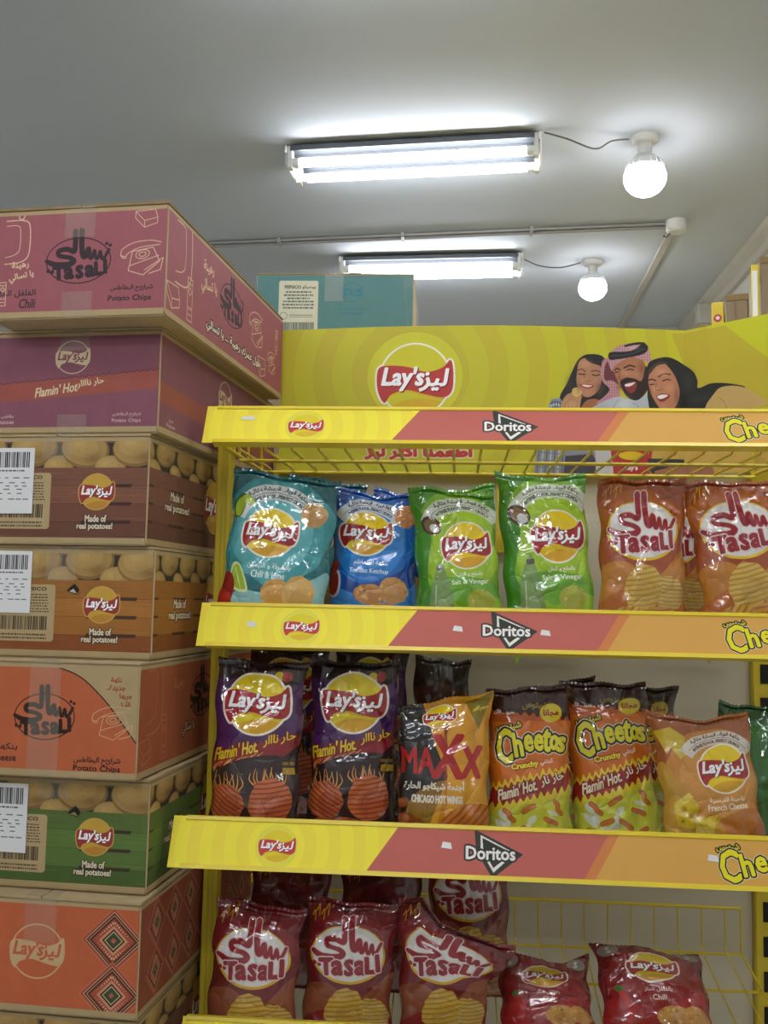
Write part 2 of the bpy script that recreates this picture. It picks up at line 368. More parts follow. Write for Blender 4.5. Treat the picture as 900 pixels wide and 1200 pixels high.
def cheetos_word(c, x, y, w, h, ow=1.0):
    """yellow bouncy lettering with a dark and a pale outline"""
    L = [('C', -.38, .10, 1.25, 0), ('h', -.18, .03, .86, -6), ('e', -.01, -.02, .56, 0), ('e', .145, -.05, .56, 5), ('t', .27, -.12, .78, 6), ('o', .385, -.05, .50, 8), ('s', .50, .02, .50, 10)]
    for k, (ex, col) in enumerate(((3.4, 'e8e4d0'), (2.4, '14100c'), (0, 'e8dc28'))):
        for t, dx, dy, s, rt in L:
            c.text(t, x+dx*w, y+dy*h, s*h, col, w=(.215 if t == 'C' else .118 if t != 't' else .10)*w, bold=h*.085+1.8*ex*ow*h/30, rot=rt-4)
def art_cheetos():
    c = Canvas(105, 198, 5, 'd8701c')
    c.rect(0, 0, 105, 40, 'b04818', .6); c.poly(flames(c, 0, 26, 105, 40, 4, None, 20, seed=8)[::-1]+[(0, 0), (105, 0)], '38180e')
    c.text('جديد .. الآن', 22, 28, 6, 'e8e0d0', bold=.5); c.text('شيتوس', 60, 22, 9, '8a7a20', bold=1)
    c.ell(80, 30, 14, 11, 'e0c828'); c.text('مجانا', 80, 30, 9, 'a02018', bold=.8)
    c.text('شيتوس', 26, 46, 9, 'e0d028', bold=.8, outline=[(1.4, '1c140c')], rot=-6)
    cheetos_word(c, 52, 66, 84, 32)
    c.text('Crunchy', 46, 92, 8, 'f0e028', w=34, bold=1, rot=-9, outline=[(1.1, '8a2814')]); c.text('كرنشي', 74, 87, 7, 'f0d8c0', bold=.6, rot=-9)
    c.poly(flames(c, 0, 118, 105, 92, 6, None, 26, seed=11)+[(105, 140), (0, 160)], 'e8c828')
    c.poly(flames(c, 0, 123, 105, 98, 5, None, 26, seed=12)+[(105, 140), (0, 160)], '98201c')
    c.text("Flamin' Hot.", 36, 120, 13, 'f0e0c0', w=52, shear=.25, rot=-16, bold=.9, outline=[(1.2, '701018')])
    c.text('حار نار', 80, 107, 12, 'f0e0c0', w=30, rot=-16, bold=.7, outline=[(1.2, '701018')])
    c.poly(flames(c, 0, 142, 105, 118, 6, None, 24, seed=13)+[(105, 198), (0, 198)], 'e0cc30')
    c.poly(flames(c, 0, 150, 105, 126, 5, None, 24, seed=14)+[(105, 198), (0, 198)], 'c8cc40')
    for _ in range(10): c.ell(rnd.uniform(15, 95), rnd.uniform(140, 175), rnd.uniform(3, 11), rnd.uniform(2, 6), 'dce0dc', .85, rnd.uniform(-50, 50))
    for x, y, a in ((26, 150, .9), (50, 142, -.5), (78, 156, .4), (38, 166, -.3), (88, 140, 1.2), (62, 170, .7), (20, 176, .2), (80, 180, -.6)): puff(c, x, y, a, 15, 5, 'c87030')
    return c
def art_cheese():
    c = Canvas(118, 182, 5, 'b46c30')
    c.poly(smooth([(0, 0), (118, 10), (118, 30), (50, 40), (0, 80)]), '9a5428', .8)
    c.ell(66, 84, 62, 70, 'c88434'); c.ell(68, 80, 46, 52, 'd09040'); c.poly(smooth([(0, 60), (22, 80), (30, 140), (60, 182), (0, 182)]), 'c89838')
    c.poly([(0, 22), (20, 14), (34, 24), (36, 40), (20, 34), (10, 46)], 'd0b030'); c.poly([(14, 34), (30, 28), (42, 40), (26, 52)], 'd8bc48')
    banner_arc(c, 72, 74, 56, 17, 215, 330, AR_BAN, EN_BAN, fill='d8d0c0', ink='6a4a30')
    emblem(c, 77, 66, 29, 29)
    c.text('بالجبنة الفرنسية', 76, 104, 7, 'f4e8d0', w=44, bold=.3); c.text('French Cheese', 76, 112, 7.5, 'f4e8d0', w=50, bold=.4)
    c.poly([(10, 104), (30, 92), (40, 108), (32, 136), (14, 132)], 'd8b828'); c.poly([(10, 104), (30, 92), (34, 98), (14, 112)], 'e8d058')
    for q in ((22, 112, 3), (30, 120, 3), (20, 126, 2)): c.ell(*q, None, 'a88820')
    c.poly([(34, 122), (62, 122), (68, 140), (60, 182), (30, 182)], 'd8bc30'); c.line([(34, 122), (50, 150), (62, 122)], 1, 'b09020')
    c.poly(smooth([(60, 130), (118, 120), (118, 182), (60, 182)]), 'a85c28', .5)
    chip(c, 90, 165, 26, 16, 0, 'd8a048', 'a87028')
    return c
def art_chili_red():
    c = Canvas(130, 150, 5, '7a1018')
    c.ell(66, 60, 60, 50, '8e141c'); c.poly(smooth([(0, 80), (60, 96), (130, 70), (130, 150), (0, 150)]), 'a81c20', .8)
    for x in (16, 112):
        c.ell(x, 16, 14, 8, '908880', 1, 20 if x > 60 else -20); c.text('S', x, 16, 9, 'd8d0c8', bold=1)
    emblem(c, 66, 40, 30, 20, yel='d8b818')
    c.text('بالفلفل الحار', 68, 70, 6.5, 'f0dcd0', w=34, bold=.3); c.text('Chili', 68, 80, 7, 'f0dcd0', w=17, bold=.4)
    c.line(smooth([(20, 70), (30, 90), (26, 120)], False), 7, 'b81c1c'); c.ell(20, 68, 5, 4, '4c7820')
    chip(c, 84, 104, 22, 14, 0, 'cc9440', '9c5c24'); chip(c, 110, 100, 16, 12, 0, 'cc9440', '9c5c24'); chip(c, 70, 134, 40, 16, 0, 'cc9440', '9c5c24')
    return c
def art_green():
    c = Canvas(110, 180, 3, '1f5418'); c.ell(55, 90, 50, 70, '2a6c1c'); c.ell(70, 60, 26, 40, '347a22', .7); return c
# ---- the price rail card
def art_rail():
    c = Canvas(748, 56, 2.6, 'fcee40')
    for k in range(14, 0, -1): c.ell(122, 30, 14*k+4, None, ('fcf044', 'f4dc46')[k % 2], .55)
    c.ell(122, 30, 24, None, 'ece04c')
    c.poly([(262, 0), (496, 0), (462, 56), (222, 56)], 'c0665a'); c.poly([(507, 0), (748, 0), (748, 56), (473, 56)], 'd8a450')
    c.poly([(502, 0), (508, 0), (474, 56), (462, 56), (496, 0)], 'd08048')
    emblem(c, 123, 29, 20, 17, yel='e8d430', yel2='e0b828', red='c8403c', edge='f0e060', ew=.8)
    # triangle mark with the word across it
    c.poly([(345, 3), (399, 28), (365, 54), (347, 26)], '3a3a34'); c.poly([(352, 9), (390, 27), (366, 48), (352, 25)], 'f0ece0'); c.poly([(354, 12), (387, 27), (366, 43), (355, 25)], '34382f')
    c.text('Doritos', 363, 28, 13, 'f4f0e8', w=54, bold=1.1, outline=[(2, '34342e')])
    c.text('شيتوس', 623, 13, 7, 'e0d028', bold=.5, outline=[(1.4, '1c1a10'), ], rot=-4)
    cheetos_word(c, 658, 29, 92, 26, .8)
    return c
# ---- header board, drawn in the 2.647x frame of the poster (x 0.. = 235 mm in)
def art_header():
    c = Canvas(1640, 480, 1.25, 'c4c428'); c.o = np.array([-622., 12.])
    for k in range(16, 0, -1): c.ell(-210, 160, 62*k, None, ('c6c62a', 'baa832')[k % 2], .5)
    c.ell(-195, 170, 150, None, 'd0ce30', .8)
    c.poly([(600, 20), (760, 20), (1020, 300), (700, 300)], 'b8a434', .8)
    emblem(c, -194, 180, 113, 118, yel='cfc82a', yel2='d8a828', red='b83c38', edge='f0ece0', ew=6)
    skin, hair = 'b07c5c', '2c2a2a'
    T = lambda L: [(x/6.43*2.647+80*2.647, y/6.43*2.647+10*2.647) for x, y in L]       # from the 6.43x frame
    U = lambda L: [(x/5.625*2.647+180*2.647, y/5.625*2.647+10*2.647) for x, y in L]    # from the 5.625x frame
    def P(L, col, F=T, a=1): c.poly(smooth(F(L), True, 4), col, a)
    def W(L, w, col, F=T, a=1): c.line(smooth(F(L), False, 4), w, col, a)
    def check(a, b): return lambda x, y: np.where(((np.floor((x+y)/4)+np.floor((x-y)/4)) % 2 == 0)[..., None], Canvas.col(a), Canvas.col(b))
    # woman with long dark hair, eating a crisp
    P([(330, 160), (250, 200), (200, 300), (160, 400), (110, 500), (130, 560), (250, 600), (400, 600), (490, 460), (450, 200)], hair)
    P([(255, 640), (300, 540), (380, 520), (420, 560), (350, 640)], 'a06848')
    P([(240, 280), (260, 210), (320, 190), (390, 210), (420, 300), (420, 380), (390, 460), (330, 505), (275, 490), (235, 400)], skin)
    P([(300, 190), (340, 230), (420, 260), (440, 330), (460, 300), (430, 190), (360, 160)], hair)
    W([(240, 292), (270, 282), (300, 300)], 3, '4a3028'); W([(345, 300), (380, 292), (412, 304)], 3, '4a3028')
    W([(248, 318), (272, 324), (298, 320)], 4, '40302a'); W([(352, 325), (380, 332), (405, 324)], 4, '40302a')
    W([(300, 320), (288, 370), (310, 382), (335, 374)], 2.5, '8c5a40')
    P([(262, 402), (310, 400), (362, 410), (350, 432), (310, 438), (270, 422)], '9c4840'); P([(272, 408), (310, 408), (352, 415), (310, 426)], 'e8e0dc')
    P([(40, 640), (30, 560), (70, 520), (120, 530), (130, 640)], '8c94a0'); 
    for k in range(4): W([(40, 560+k*20), (80, 545+k*22), (125, 560+k*20)], 3, ('48506c', 'd0d4d8')[k % 2]); W([(50+k*20, 530), (55+k*20, 620)], 2.5, '48506c')
    P([(120, 640), (125, 550), (160, 490), (210, 470), (270, 490), (265, 540), (240, 640)], 'b88860')
    for k in range(4): W([(140+k*30, 600-k*4), (160+k*26, 550), (215+k*12, 505+k*12)], 2, '8c5c40')
    P([(205, 440), (250, 430), (275, 470), (240, 505), (202, 485)], 'd0b068')
    for (x, y), rx, ry, cl, a in ((T([(300, 240)])[0], 22, 14, 'd09c78', .6), (T([(280, 370)])[0], 12, 10, 'cc9470', .5), (T([(385, 370)])[0], 10, 12, 'c48c68', .4), (T([(400, 440)])[0], 12, 26, '7c5038', .6), (T([(250, 430)])[0], 8, 24, '7c5038', .45), (T([(320, 470)])[0], 12, 8, 'c08c68', .5), (T([(180, 400)])[0], 14, 34, '4c4440', .4), (T([(430, 430)])[0], 12, 30, '4c4440', .4), (T([(200, 560)])[0], 22, 16, 'd8ac84', .5)): c.soft(x, y, rx, ry, cl, a)
    # man in a checked headscarf
    P([(430, 210), (480, 190), (520, 240), (520, 340), (560, 480), (520, 540), (380, 560), (440, 500), (480, 440), (430, 380), (415, 300)], check('a03c48', 'c8b0b0'))
    P([(455, 230), (515, 230), (520, 300), (550, 400), (500, 370), (440, 360)], '6c3c40')
    P([(340, 640), (400, 560), (540, 500), (620, 520), (720, 500), (790, 450), (830, 560), (830, 640)], 'b4b8bc')
    W([(490, 640), (520, 560), (560, 520)], 3, '90949c'); W([(700, 640), (690, 570), (650, 550)], 3, '90949c')
    P([(500, 250), (560, 170), (700, 170), (750, 250), (770, 380), (740, 480), (680, 520), (620, 500), (560, 420), (520, 320)], 'a87050')
    P([(560, 380), (590, 380), (660, 350), (720, 370), (750, 250), (775, 340), (765, 440), (700, 520), (640, 520), (590, 470)], '382c28')
    P([(590, 400), (640, 378), (680, 380), (680, 430), (650, 470), (610, 450)], '8a3c38'); P([(595, 402), (640, 388), (672, 384), (640, 412), (605, 418)], 'e8e4e0')
    P([(560, 385), (590, 350), (650, 350), (690, 380), (650, 368), (600, 380), (575, 400)], '2c2422')
    W([(520, 285), (540, 272), (558, 285)], 4, '2c2220'); W([(590, 268), (630, 248), (670, 258)], 4.5, '2c2220'); W([(525, 305), (545, 300)], 4, '3c2c28'); W([(610, 285), (635, 278), (660, 284)], 4, '3c2c28')
    W([(560, 300), (552, 350), (570, 362), (590, 352)], 3, '7c4c38')
    P([(470, 200), (520, 110), (600, 75), (700, 65), (760, 90), (790, 180), (790, 240), (740, 210), (640, 180), (520, 250), (500, 300)], check('a03848', 'd0bcbc'))
    P([(472, 160), (500, 140), (640, 130), (730, 70), (770, 100), (740, 150), (640, 180), (500, 205), (474, 190)], '2a2a2a'); W([(490, 172), (620, 160), (750, 110)], 2, '54544f'); W([(600, 90), (680, 70), (740, 70)], 8, '2a2a2a')
    for (x, y), rx, ry, cl, a in ((T([(600, 310)])[0], 20, 12, 'cc9470', .6), (T([(680, 320)])[0], 20, 16, 'c08c68', .5), (T([(720, 270)])[0], 12, 26, '6c4430', .5), (T([(560, 420)])[0], 12, 12, '5c3c30', .5), (T([(590, 560)])[0], 26, 30, 'd8dadc', .5), (T([(420, 600)])[0], 20, 20, '9c9ea4', .5), (T([(800, 600)])[0], 14, 26, '8c8e94', .6), (T([(650, 105)])[0], 24, 8, 'e0d0d0', .4)): c.soft(x, y, rx, ry, cl, a)
    # woman in a black headscarf
    P([(105, 290), (108, 210), (150, 172), (240, 155), (320, 190), (400, 260), (430, 330), (435, 385), (520, 365), (640, 390), (720, 430), (560, 440), (510, 560), (150, 560)], '2c2c28', U)
    P([(112, 300), (140, 230), (200, 195), (240, 220), (290, 300), (315, 400), (290, 500), (230, 540), (190, 520), (140, 440), (115, 360)], 'b87c5c', U)
    P([(108, 260), (150, 200), (215, 185), (235, 200), (170, 215), (125, 270)], '4a3c34', U)
    W([(112, 320), (135, 312), (160, 322)], 4, '33241f', U); W([(178, 295), (210, 272), (255, 276)], 4, '33241f', U); W([(122, 350), (150, 345)], 4, '40302a', U); W([(205, 322), (230, 312), (255, 315)], 4, '40302a', U)
    W([(165, 340), (158, 385), (180, 388), (205, 378)], 3, '8c5840', U)
    P([(165, 430), (200, 412), (250, 420), (240, 445), (205, 468), (180, 462)], '8a3430', U); P([(170, 430), (205, 418), (240, 424), (205, 446), (180, 448)], 'e8e4e0', U)
    for (x, y), rx, ry, cl, a in ((U([(200, 260)])[0], 22, 14, 'd8a480', .6), (U([(150, 380)])[0], 12, 12, 'd09c78', .55), (U([(250, 370)])[0], 18, 18, 'd09c78', .55), (U([(210, 500)])[0], 14, 10, 'c89470', .5), (U([(295, 420)])[0], 8, 34, '7c5038', .6), (U([(125, 400)])[0], 6, 24, '7c5038', .4), (U([(370, 330)])[0], 20, 40, '4c4c46', .5), (U([(450, 460)])[0], 40, 20, '44443e', .5), (U([(340, 480)])[0], 12, 34, '1c1c1a', .6)): c.soft(x, y, rx, ry, cl, a)
    P([(490, 560), (540, 430), (600, 400), (700, 420), (780, 480), (840, 560)], 'c0a060', U); W([(560, 470), (590, 500), (610, 550)], 2.5, 'a08848', U)
    # lower strip of the poster, seen through the basket
    W0 = lambda L: [(x/3.214*2.647+60*2.647, y/3.214*2.647+145*2.647) for x, y in L]
    def Q(L, col): c.poly(W0(L), col)
    Q([(40, -60), (300, -60), (330, 160), (20, 160)], '8a8c8c')
    for k in range(7): c.line(W0([(50+k*14, -20), (30+k*16, 150)]), 4, ('5c606c', 'c0c4c4')[k % 2])
    for k in range(5): c.line(W0([(40, 10+30*k), (140, 20+30*k)]), 4, '6c7078', .7)
    Q([(140, 55), (240, 45), (280, 120), (260, 160), (130, 160)], '4c444c'); Q([(250, -40), (310, -40), (325, 160), (255, 160)], 'c0bcb4')
    Q([(300, -40), (470, -40), (455, 160), (325, 160)], 'b03838'); c.ell(*W0([(385, 50)])[0], 38, 14, 'd8b828'); c.text("Lay's", *W0([(385, 100)])[0], 20, 'e8d8c8', bold=2)
    Q([(470, -40), (900, -40), (900, 160), (450, 160)], 'c4a050'); Q([(445, 60), (580, 62), (590, 110), (460, 120)], '3c3a3c'); Q([(470, 110), (560, 85), (680, 95), (695, 135), (480, 140)], 'a06c50')
    c.text('اطعمنا اكثر ليز', -180, 424, 40, 'b83c38', w=330, bold=7, outline=[(4, 'd8d0a0')])
    return c
# ---- cartons: front canvas units are photo-sized pixels, y 0..131
KR = 'b09a70'
def doodle_phone(c, x, y, s, col, w):
    F = lambda L: [(x+a*s, y+b*s) for a, b in L]
    def D(L, cl=False): c.line(smooth(F(L), cl, 4), w, col, closed=cl)
    D([(-.95, -.1), (-.9, -.35), (-.4, -.62), (.3, -.7), (.8, -.6)]); D([(-.95, -.1), (-.75, -.05), (-.6, -.2), (-.1, -.42), (.75, -.5)]); D([(-.95, -.1), (-.85, .02), (-.7, .0)])
    c.line(F([(-.45, -.25), (-.6, .55), (.05, .75), (.75, .2), (.45, -.4), (-.45, -.25)]), w, col); c.line(ell_pts(*F([(0, -.12)])[0], .3*s, .18*s, -12), w, col, closed=True)
    c.line(ell_pts(*F([(0, -.12)])[0], .15*s, .09*s, -12), w, col, closed=True); c.line(F([(-.55, .35), (.7, -.05)]), w, col); c.line(F([(.1, .55), (.9, .05), (.8, .55), (.3, .7)]), w, col)
def doodle_misc(c, x, y, s, col, w, k=0):
    F = lambda L: [(x+a*s, y+b*s) for a, b in L]
    if k == 0: c.line(F([(-.3, -1), (.3, -1), (.3, 1), (-.3, 1), (-.3, -1)]), w, col); c.line(F([(-.3, -.75), (.3, -.75)]), w, col); c.line(F([(-.2, -.4), (0, -.2), (.2, -.4), (0, -.6), (-.2, -.4)]), w, col); c.ell(*F([(-.1, .4)])[0], .07*s, None, col); c.ell(*F([(.14, .4)])[0], .07*s, None, col); c.line(F([(-.2, .7), (.2, .7)]), w, col)
    if k == 1: c.line(F([(-.9, -.4), (-.2, .3), (.8, .1), (.6, -.5), (-.9, -.4)]), w, col); c.line(F([(-.9, -.4), (-.9, .1), (-.2, .8), (.8, .5), (.8, .1)]), w, col); c.line(F([(-.2, .3), (-.2, .8)]), w, col)
    if k == 2: c.line(smooth(F([(-.6, -1.6), (.5, -1.6), (.9, -1.2), (.9, .4), (.4, .9), (-.6, 1)]), False), w*1.5, col); c.line(smooth(F([(-.6, -1.3), (.1, -1.3), (.3, -1), (.3, .1), (0, .45), (-.6, .6)]), False), w, col); c.line(ell_pts(*F([(.35, -1.9)])[0], .18*s, .24*s), w*1.4, col, closed=True)
def planks(c, cols, y0, y1, dark):
    n = len(cols); h = (y1-y0)/n; r = random.Random(9)
    for k in range(n):
        c.rect(-400, y0+k*h, 900, y0+(k+1)*h, cols[k])
        for _ in range(26):
            x = r.uniform(-300, 600); yy = y0+(k+r.uniform(.1, .9))*h; c.line([(x, yy), (x+r.uniform(20, 90), yy+r.uniform(-.8, .8))], r.uniform(.3, .8), r.choice([dark, 'c8a070', dark]), .22)
        if k:
            c.line([(-400, y0+k*h), (900, y0+k*h)], .7, dark, .7)
            for x in (-180, -40, 88, 190, 330, 470): c.poly([(x, y0+k*h-2), (x+62, y0+k*h-2), (x+60, y0+k*h+2), (x-2, y0+k*h+2)], '3c2a26', .8)
def potatoes(c, y0, y1, w0, w1, seed, s=1):
    c.rect(w0, y0, w1, y1, '3a342c'); r = random.Random(seed); x = w0-20; k = 0
    while x < w1+40:
        for (dx, yy, rx, ry) in ((0, y0+8, 31*s, 23), (33*s, y1-1, 20*s, 15)):
            cx, cy = x+dx, yy+r.uniform(-2, 2); rot = r.uniform(-10, 10)
            c.ell(cx, cy, rx, ry, '86683c', 1, rot); c.ell(cx-1, cy-1.5, rx*.93, ry*.9, 'a88850', 1, rot); c.ell(cx-4, cy-4, rx*.65, ry*.6, 'b8985c', .6, rot)
            c.soft(cx-.3*rx, cy-.35*ry, rx*.4, ry*.35, 'd0b070', .45); c.soft(cx+.35*rx, cy+.5*ry, rx*.5, ry*.35, '6c4e2c', .5)
            for _ in range(6): c.ell(cx+r.uniform(-.6, .6)*rx, cy+r.uniform(-.6, .6)*ry, .8, .6, '7c5c34', .6)
        x += 66*s
def scribble(c, x0, x1, y, h, ink, r):
    x = x0
    while x < x1: l = r.uniform(h*.5, h*2.2); c.rect(x, y, min(x+l, x1), y+h, ink, .75); x += l+h*.4
def info_panel(c, x0, y0, x1, y1, ink='3c3224', fill='b59e74'):
    c.rrect(x0, y0, x1, y1, 4, fill)
    w = x1-x0; h = y1-y0
    c.text('PEPSICO', x0+w*.7, y0+h*.08, h*.06, ink, w=w*.35, bold=.4); r = random.Random(2)
    for k in range(7):
        yy = y0+h*(.17+.05*k); x = x0+w*.12
        while x < x1-w*.1: l = r.uniform(1, 4); c.rect(x, yy, min(x+l, x1-3), yy+h*.022, ink, .75); x += l+1
    barcode(c, x0+w*.08, y0+h*.56, x1-w*.1, y0+h*.80, ink)
    c.line(ell_pts(x0+w*.1, y0+h*.9, h*.045), .7, ink, closed=True)
    for k in range(2): scribble(c, x0+w*.2, x1-w*.1, y0+h*(.87+.06*k), h*.03, ink, r)
def barcode(c, x0, y0, x1, y1, ink):
    r = random.Random(6); x = x0
    while x < x1: b = r.choice((.4, .6, 1, 1.4)); c.rect(x, y0, min(x+b, x1), y1, ink); x += b+r.choice((.4, .6, 1))
def bands(c, h=131, k=1):
    c.rect(-400, 0, 1000, 6*k, KR); c.rect(-400, h-9*k, 1000, h, KR)
def front(W, xr, bg):
    c = Canvas(W*790, 131, 3.4, bg); c.o = np.array([xr-W*790, 0.]); return c
def side(bg):
    c = Canvas(620, 170, 1.9, bg); return c            # millimetres, 0 at the corner next to the front
def carton_pink():
    c = front(.275, 198, '9c5a60'); K = 'd8bc98'; ink = '3c3034'
    tasali(c, 89, 63, 40, 27, mono=ink)
    c.text('شرائح البطاطس', 156, 98, 8, ink, w=52, bold=.4); c.text('Potato Chips', 154, 110, 8, ink, w=52, bold=.5)
    c.text('الفلفل الحار', 12, 100, 9, ink, w=50, bold=.4); c.text('Chili', 27, 112, 11, ink, w=20, bold=.5, shear=.15)
    doodle_phone(c, 168, 62, 28, K, 1); doodle_misc(c, 172, 14, 16, K, .9, 1); doodle_misc(c, 8, 44, 20, K, .9, 2); doodle_misc(c, -5, 100, 14, K, .9, 0)
    c.text('رهينة', 16, 66, 10, K, bold=.6, rot=-6); c.text('يا تسالي', 18, 80, 11, K, bold=.6, rot=-10)
    bands(c)
    d = side('a05a60'); tasali(d, 297, 68, 62, 36, mono=ink)
    d.text('رهينة', 176, 40, 22, K, bold=1.2, rot=-6); d.text('يا تسالي', 180, 72, 26, K, bold=1.2, rot=-8)
    d.text('طول عمرك رهيبة ... يا تسالي', 322, 134, 22, 'e8dcc0', w=300, bold=1.4, outline=[(2.4, ink)])
    for x, y, s, k in ((60, 66, 42, 2), (96, 118, 34, 0), (30, 128, 30, 1), (480, 130, 30, 1), (575, 60, 24, 0)): doodle_misc(d, x, y, s, K, 1.7, k)
    doodle_phone(d, 440, 70, 46, K, 1.8); doodle_phone(d, 545, 110, 30, K, 1.6); bands(d, 170, 1.3)
    return c, d
def carton_purple():
    c = front(.275, 190, '86525f'); R = '9c5448'; K = 'c8a8a0'
    c.poly(flames(c, -60, 70, 200, 50, 1.5, None, 60, seed=2)+flames(c, -60, 94, 200, 74, 1.5, None, 60, seed=3)[::-1], R); c.line(flames(c, -60, 70, 200, 50, 1.5, None, 60, seed=2), .7, '4c2c44')
    emblem_mono(c, 79, 33, 21, 'd0bc98', '86525f')
    c.text("Flamin' Hot", 60, 74, 12, 'd8c8a0', w=54, shear=.25, rot=-8, bold=.7); c.text('حار ناااار', 103, 66, 10, 'd8c8a0', w=34, rot=-8, bold=.6)
    c.text('شرائح البطاطس', 150, 107, 5.5, K, w=36, bold=.25); c.text('Potato Chips', 150, 115, 5.5, K, w=36, bold=.3); c.text('بطاطس', -2, 108, 5, K, bold=.3); c.text('Potatoes', -6, 115, 5, K, bold=.3)
    bands(c)
    d = side('86525f'); d.poly(flames(d, 0, 84, 620, 100, 2.5, None, 90, seed=4)+flames(d, 0, 118, 620, 134, 2.5, None, 90, seed=6)[::-1], R)
    emblem_mono(d, 300, 52, 34, 'd0bc98', '86525f'); d.text('شرائح', 50, 142, 7, K, bold=.4); d.text('Potatoes', 50, 150, 7, K, bold=.4); bands(d, 170, 1.4)
    return c, d
def carton_planks(cols, dark, red, seed, lab=True, made='e0d4b8', ow='3c2c20', W=.30, xr=170):
    c = front(W, xr, cols[0]); potatoes(c, 8, 39, -90, 200, seed); planks(c, cols, 38, 125, dark)
    info_panel(c, -45, 44, 46, 112)
    emblem(c, 105, 67, 21, 21, yel='c8a040', yel2='b88030', red='9a3c34', edge='c8a458', ew=1.3, sh='5c2018')
    c.text('Made of', 105, 99, 8, made, w=27, bold=.7, outline=[(.9, ow)]); c.text('real potatoes!', 104, 109, 9, made, w=45, bold=.7, outline=[(.9, ow)])
    bands(c)
    d = side(cols[0]); potatoes(d, 10, 49, 0, 620, seed+1, 1.3); planks(d, cols, 48, 160, dark)
    d.text('Made of', 120, 84, 14, made, w=58, bold=1.2, outline=[(1.6, ow)]); d.text('real potatoes!', 122, 104, 16, made, w=104, bold=1.2, outline=[(1.6, ow)])
    emblem(d, 300, 84, 50, 46, yel='c8a040', yel2='b88030', red='9a3c34', edge='c8a458', ew=2, sh='5c2018')
    bands(d, 170, 1.3)
    return c, d
def carton_cheese():
    c = front(.285, 165, 'bc643e'); ink = '33241f'; K = 'd0a880'
    c.poly([(56, 5)]+list(smooth([(70, 6), (95, 16), (125, 42), (150, 72), (162, 86)], False))+[(166, 90), (166, 5)], KR)
    c.line(smooth([(66, 5), (95, 16), (125, 42), (150, 72), (163, 88)], False), 1.4, ink)
    for k, t in enumerate(('نكهة', 'جديدة..', 'جربها', 'الآن!')): c.text(t, (137, 137, 149, 149)[k], 18+9*k, 7, '98402c', bold=.5)
    tasali(c, 53, 62, 36, 26, mono=ink)
    c.text('شرائح البطاطس', 118, 112-2, 9, ink, w=55, bold=.45); c.text('Potato Chips', 118, 121-2, 8, ink, w=55, bold=.5); c.text('بنكهة الجبن', -8, 98, 9, ink, w=60, bold=.4); c.text('Cheese', 6, 110, 8, ink, w=30, bold=.4)
    doodle_phone(c, 135, 66, 26, K, .9); bands(c)
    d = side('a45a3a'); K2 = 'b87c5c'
    for x, y, s, k in ((60, 66, 42, 2), (110, 118, 34, 0), (30, 128, 30, 1)): doodle_misc(d, x, y, s, K2, 1.4, k)
    d.text('رهينة', 176, 40, 22, K2, bold=1, rot=-6); tasali(d, 297, 68, 62, 36, mono=ink); d.text('يا تسالي', 230, 118, 22, 'c8a888', bold=1.4, outline=[(2.2, ink)]); bands(d, 170, 1.3)
    return c, d
def diamond(c, x, y, r, ax=1.0):
    R = lambda k: [(x, y-r*k), (x+r*k*ax, y), (x, y+r*k), (x-r*k*ax, y)]
    for k, col in ((1.32, 'c87858'), (1.27, 'a8503a'), (1.14, 'd8b088'), (1.10, '3c2820'), (1.02, 'c89878'), (.98, '5c3424'), (.86, 'a8503a')): c.poly(R(k), col)
    for j in range(4):
        a, b = R(.78)[j], R(.78)[(j+1) % 4]
        for t in np.arange(.06, 1, .11):
            px, py = a[0]+(b[0]-a[0])*t, a[1]+(b[1]-a[1])*t; dx, dy = (px-x)*.16, (py-y)*.16
            c.poly([(px-1.2, py), (px-dx, py-dy), (px+1.2, py)], 'e0c098'); 
    for k, col in ((.60, 'c89070'), (.46, '2c2018'), (.38, 'd8b888'), (.33, '3c5034'), (.12, 'b85c48')): c.poly(R(k), col)
def carton_diamond():
    c = front(.30, 165, 'c0643e')
    emblem_mono(c, 44, 60, 31, 'c8a87c', 'c0643e')
    for y in (42, 104): diamond(c, 134, y, 29); diamond(c, -46, y, 29)
    bands(c)
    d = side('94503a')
    for k in range(8):
        for y in (45, 118): diamond(d, 70+80*k, y, 30)
    bands(d, 170, 1.3)
    return c, d
def carton_teal():
    c = Canvas(430, 230, 2, '4c726f')
    c.rrect(62, 18, 170, 190, 6, 'b8b49c'); ink = '34403c'
    c.text('PEPSICO', 100, 36, 9, ink, w=44, bold=.8); c.text('بيبسيكو', 145, 36, 11, ink, w=36, bold=.7)
    r = random.Random(5)
    for k in range(6): w = (35, 40, 31, 42, 44, 42)[k]; scribble(c, 116-w, 116+w, 48+9*k, 4.5, ink, r)
    c.line(ell_pts(76, 118, 10), 1.2, ink, closed=True); c.line([(92, 116), (155, 116)], 1.5, ink); c.line([(92, 121), (155, 121)], 1, ink); barcode(c, 72, 136, 160, 180, ink)
    emblem_mono(c, 262, 50, 27, '2c6c74', '4c726f'); c.text('Potato Chips', 262, 98, 7, '2c6c74', w=70, bold=.5); c.text('CHILI & LIME', 262, 110, 7, '2c6c74', w=60, bold=.5)
    return c
def art_label():
    c = Canvas(60, 80, 6, 'e2e2e0'); barcode(c, 4, 5, 56, 24, '22242c'); r = random.Random(3)
    scribble(c, 30, 52, 27, 1.8, '333338', r)
    for y in (36, 42, 46, 50, 55, 62):
        x = 6 + r.uniform(0, 14)
        while x < 52: l = r.uniform(2, 6); c.rect(x, y, x+l, y+1.4, '50525a', .8); x += l+r.uniform(1, 6)
    return c

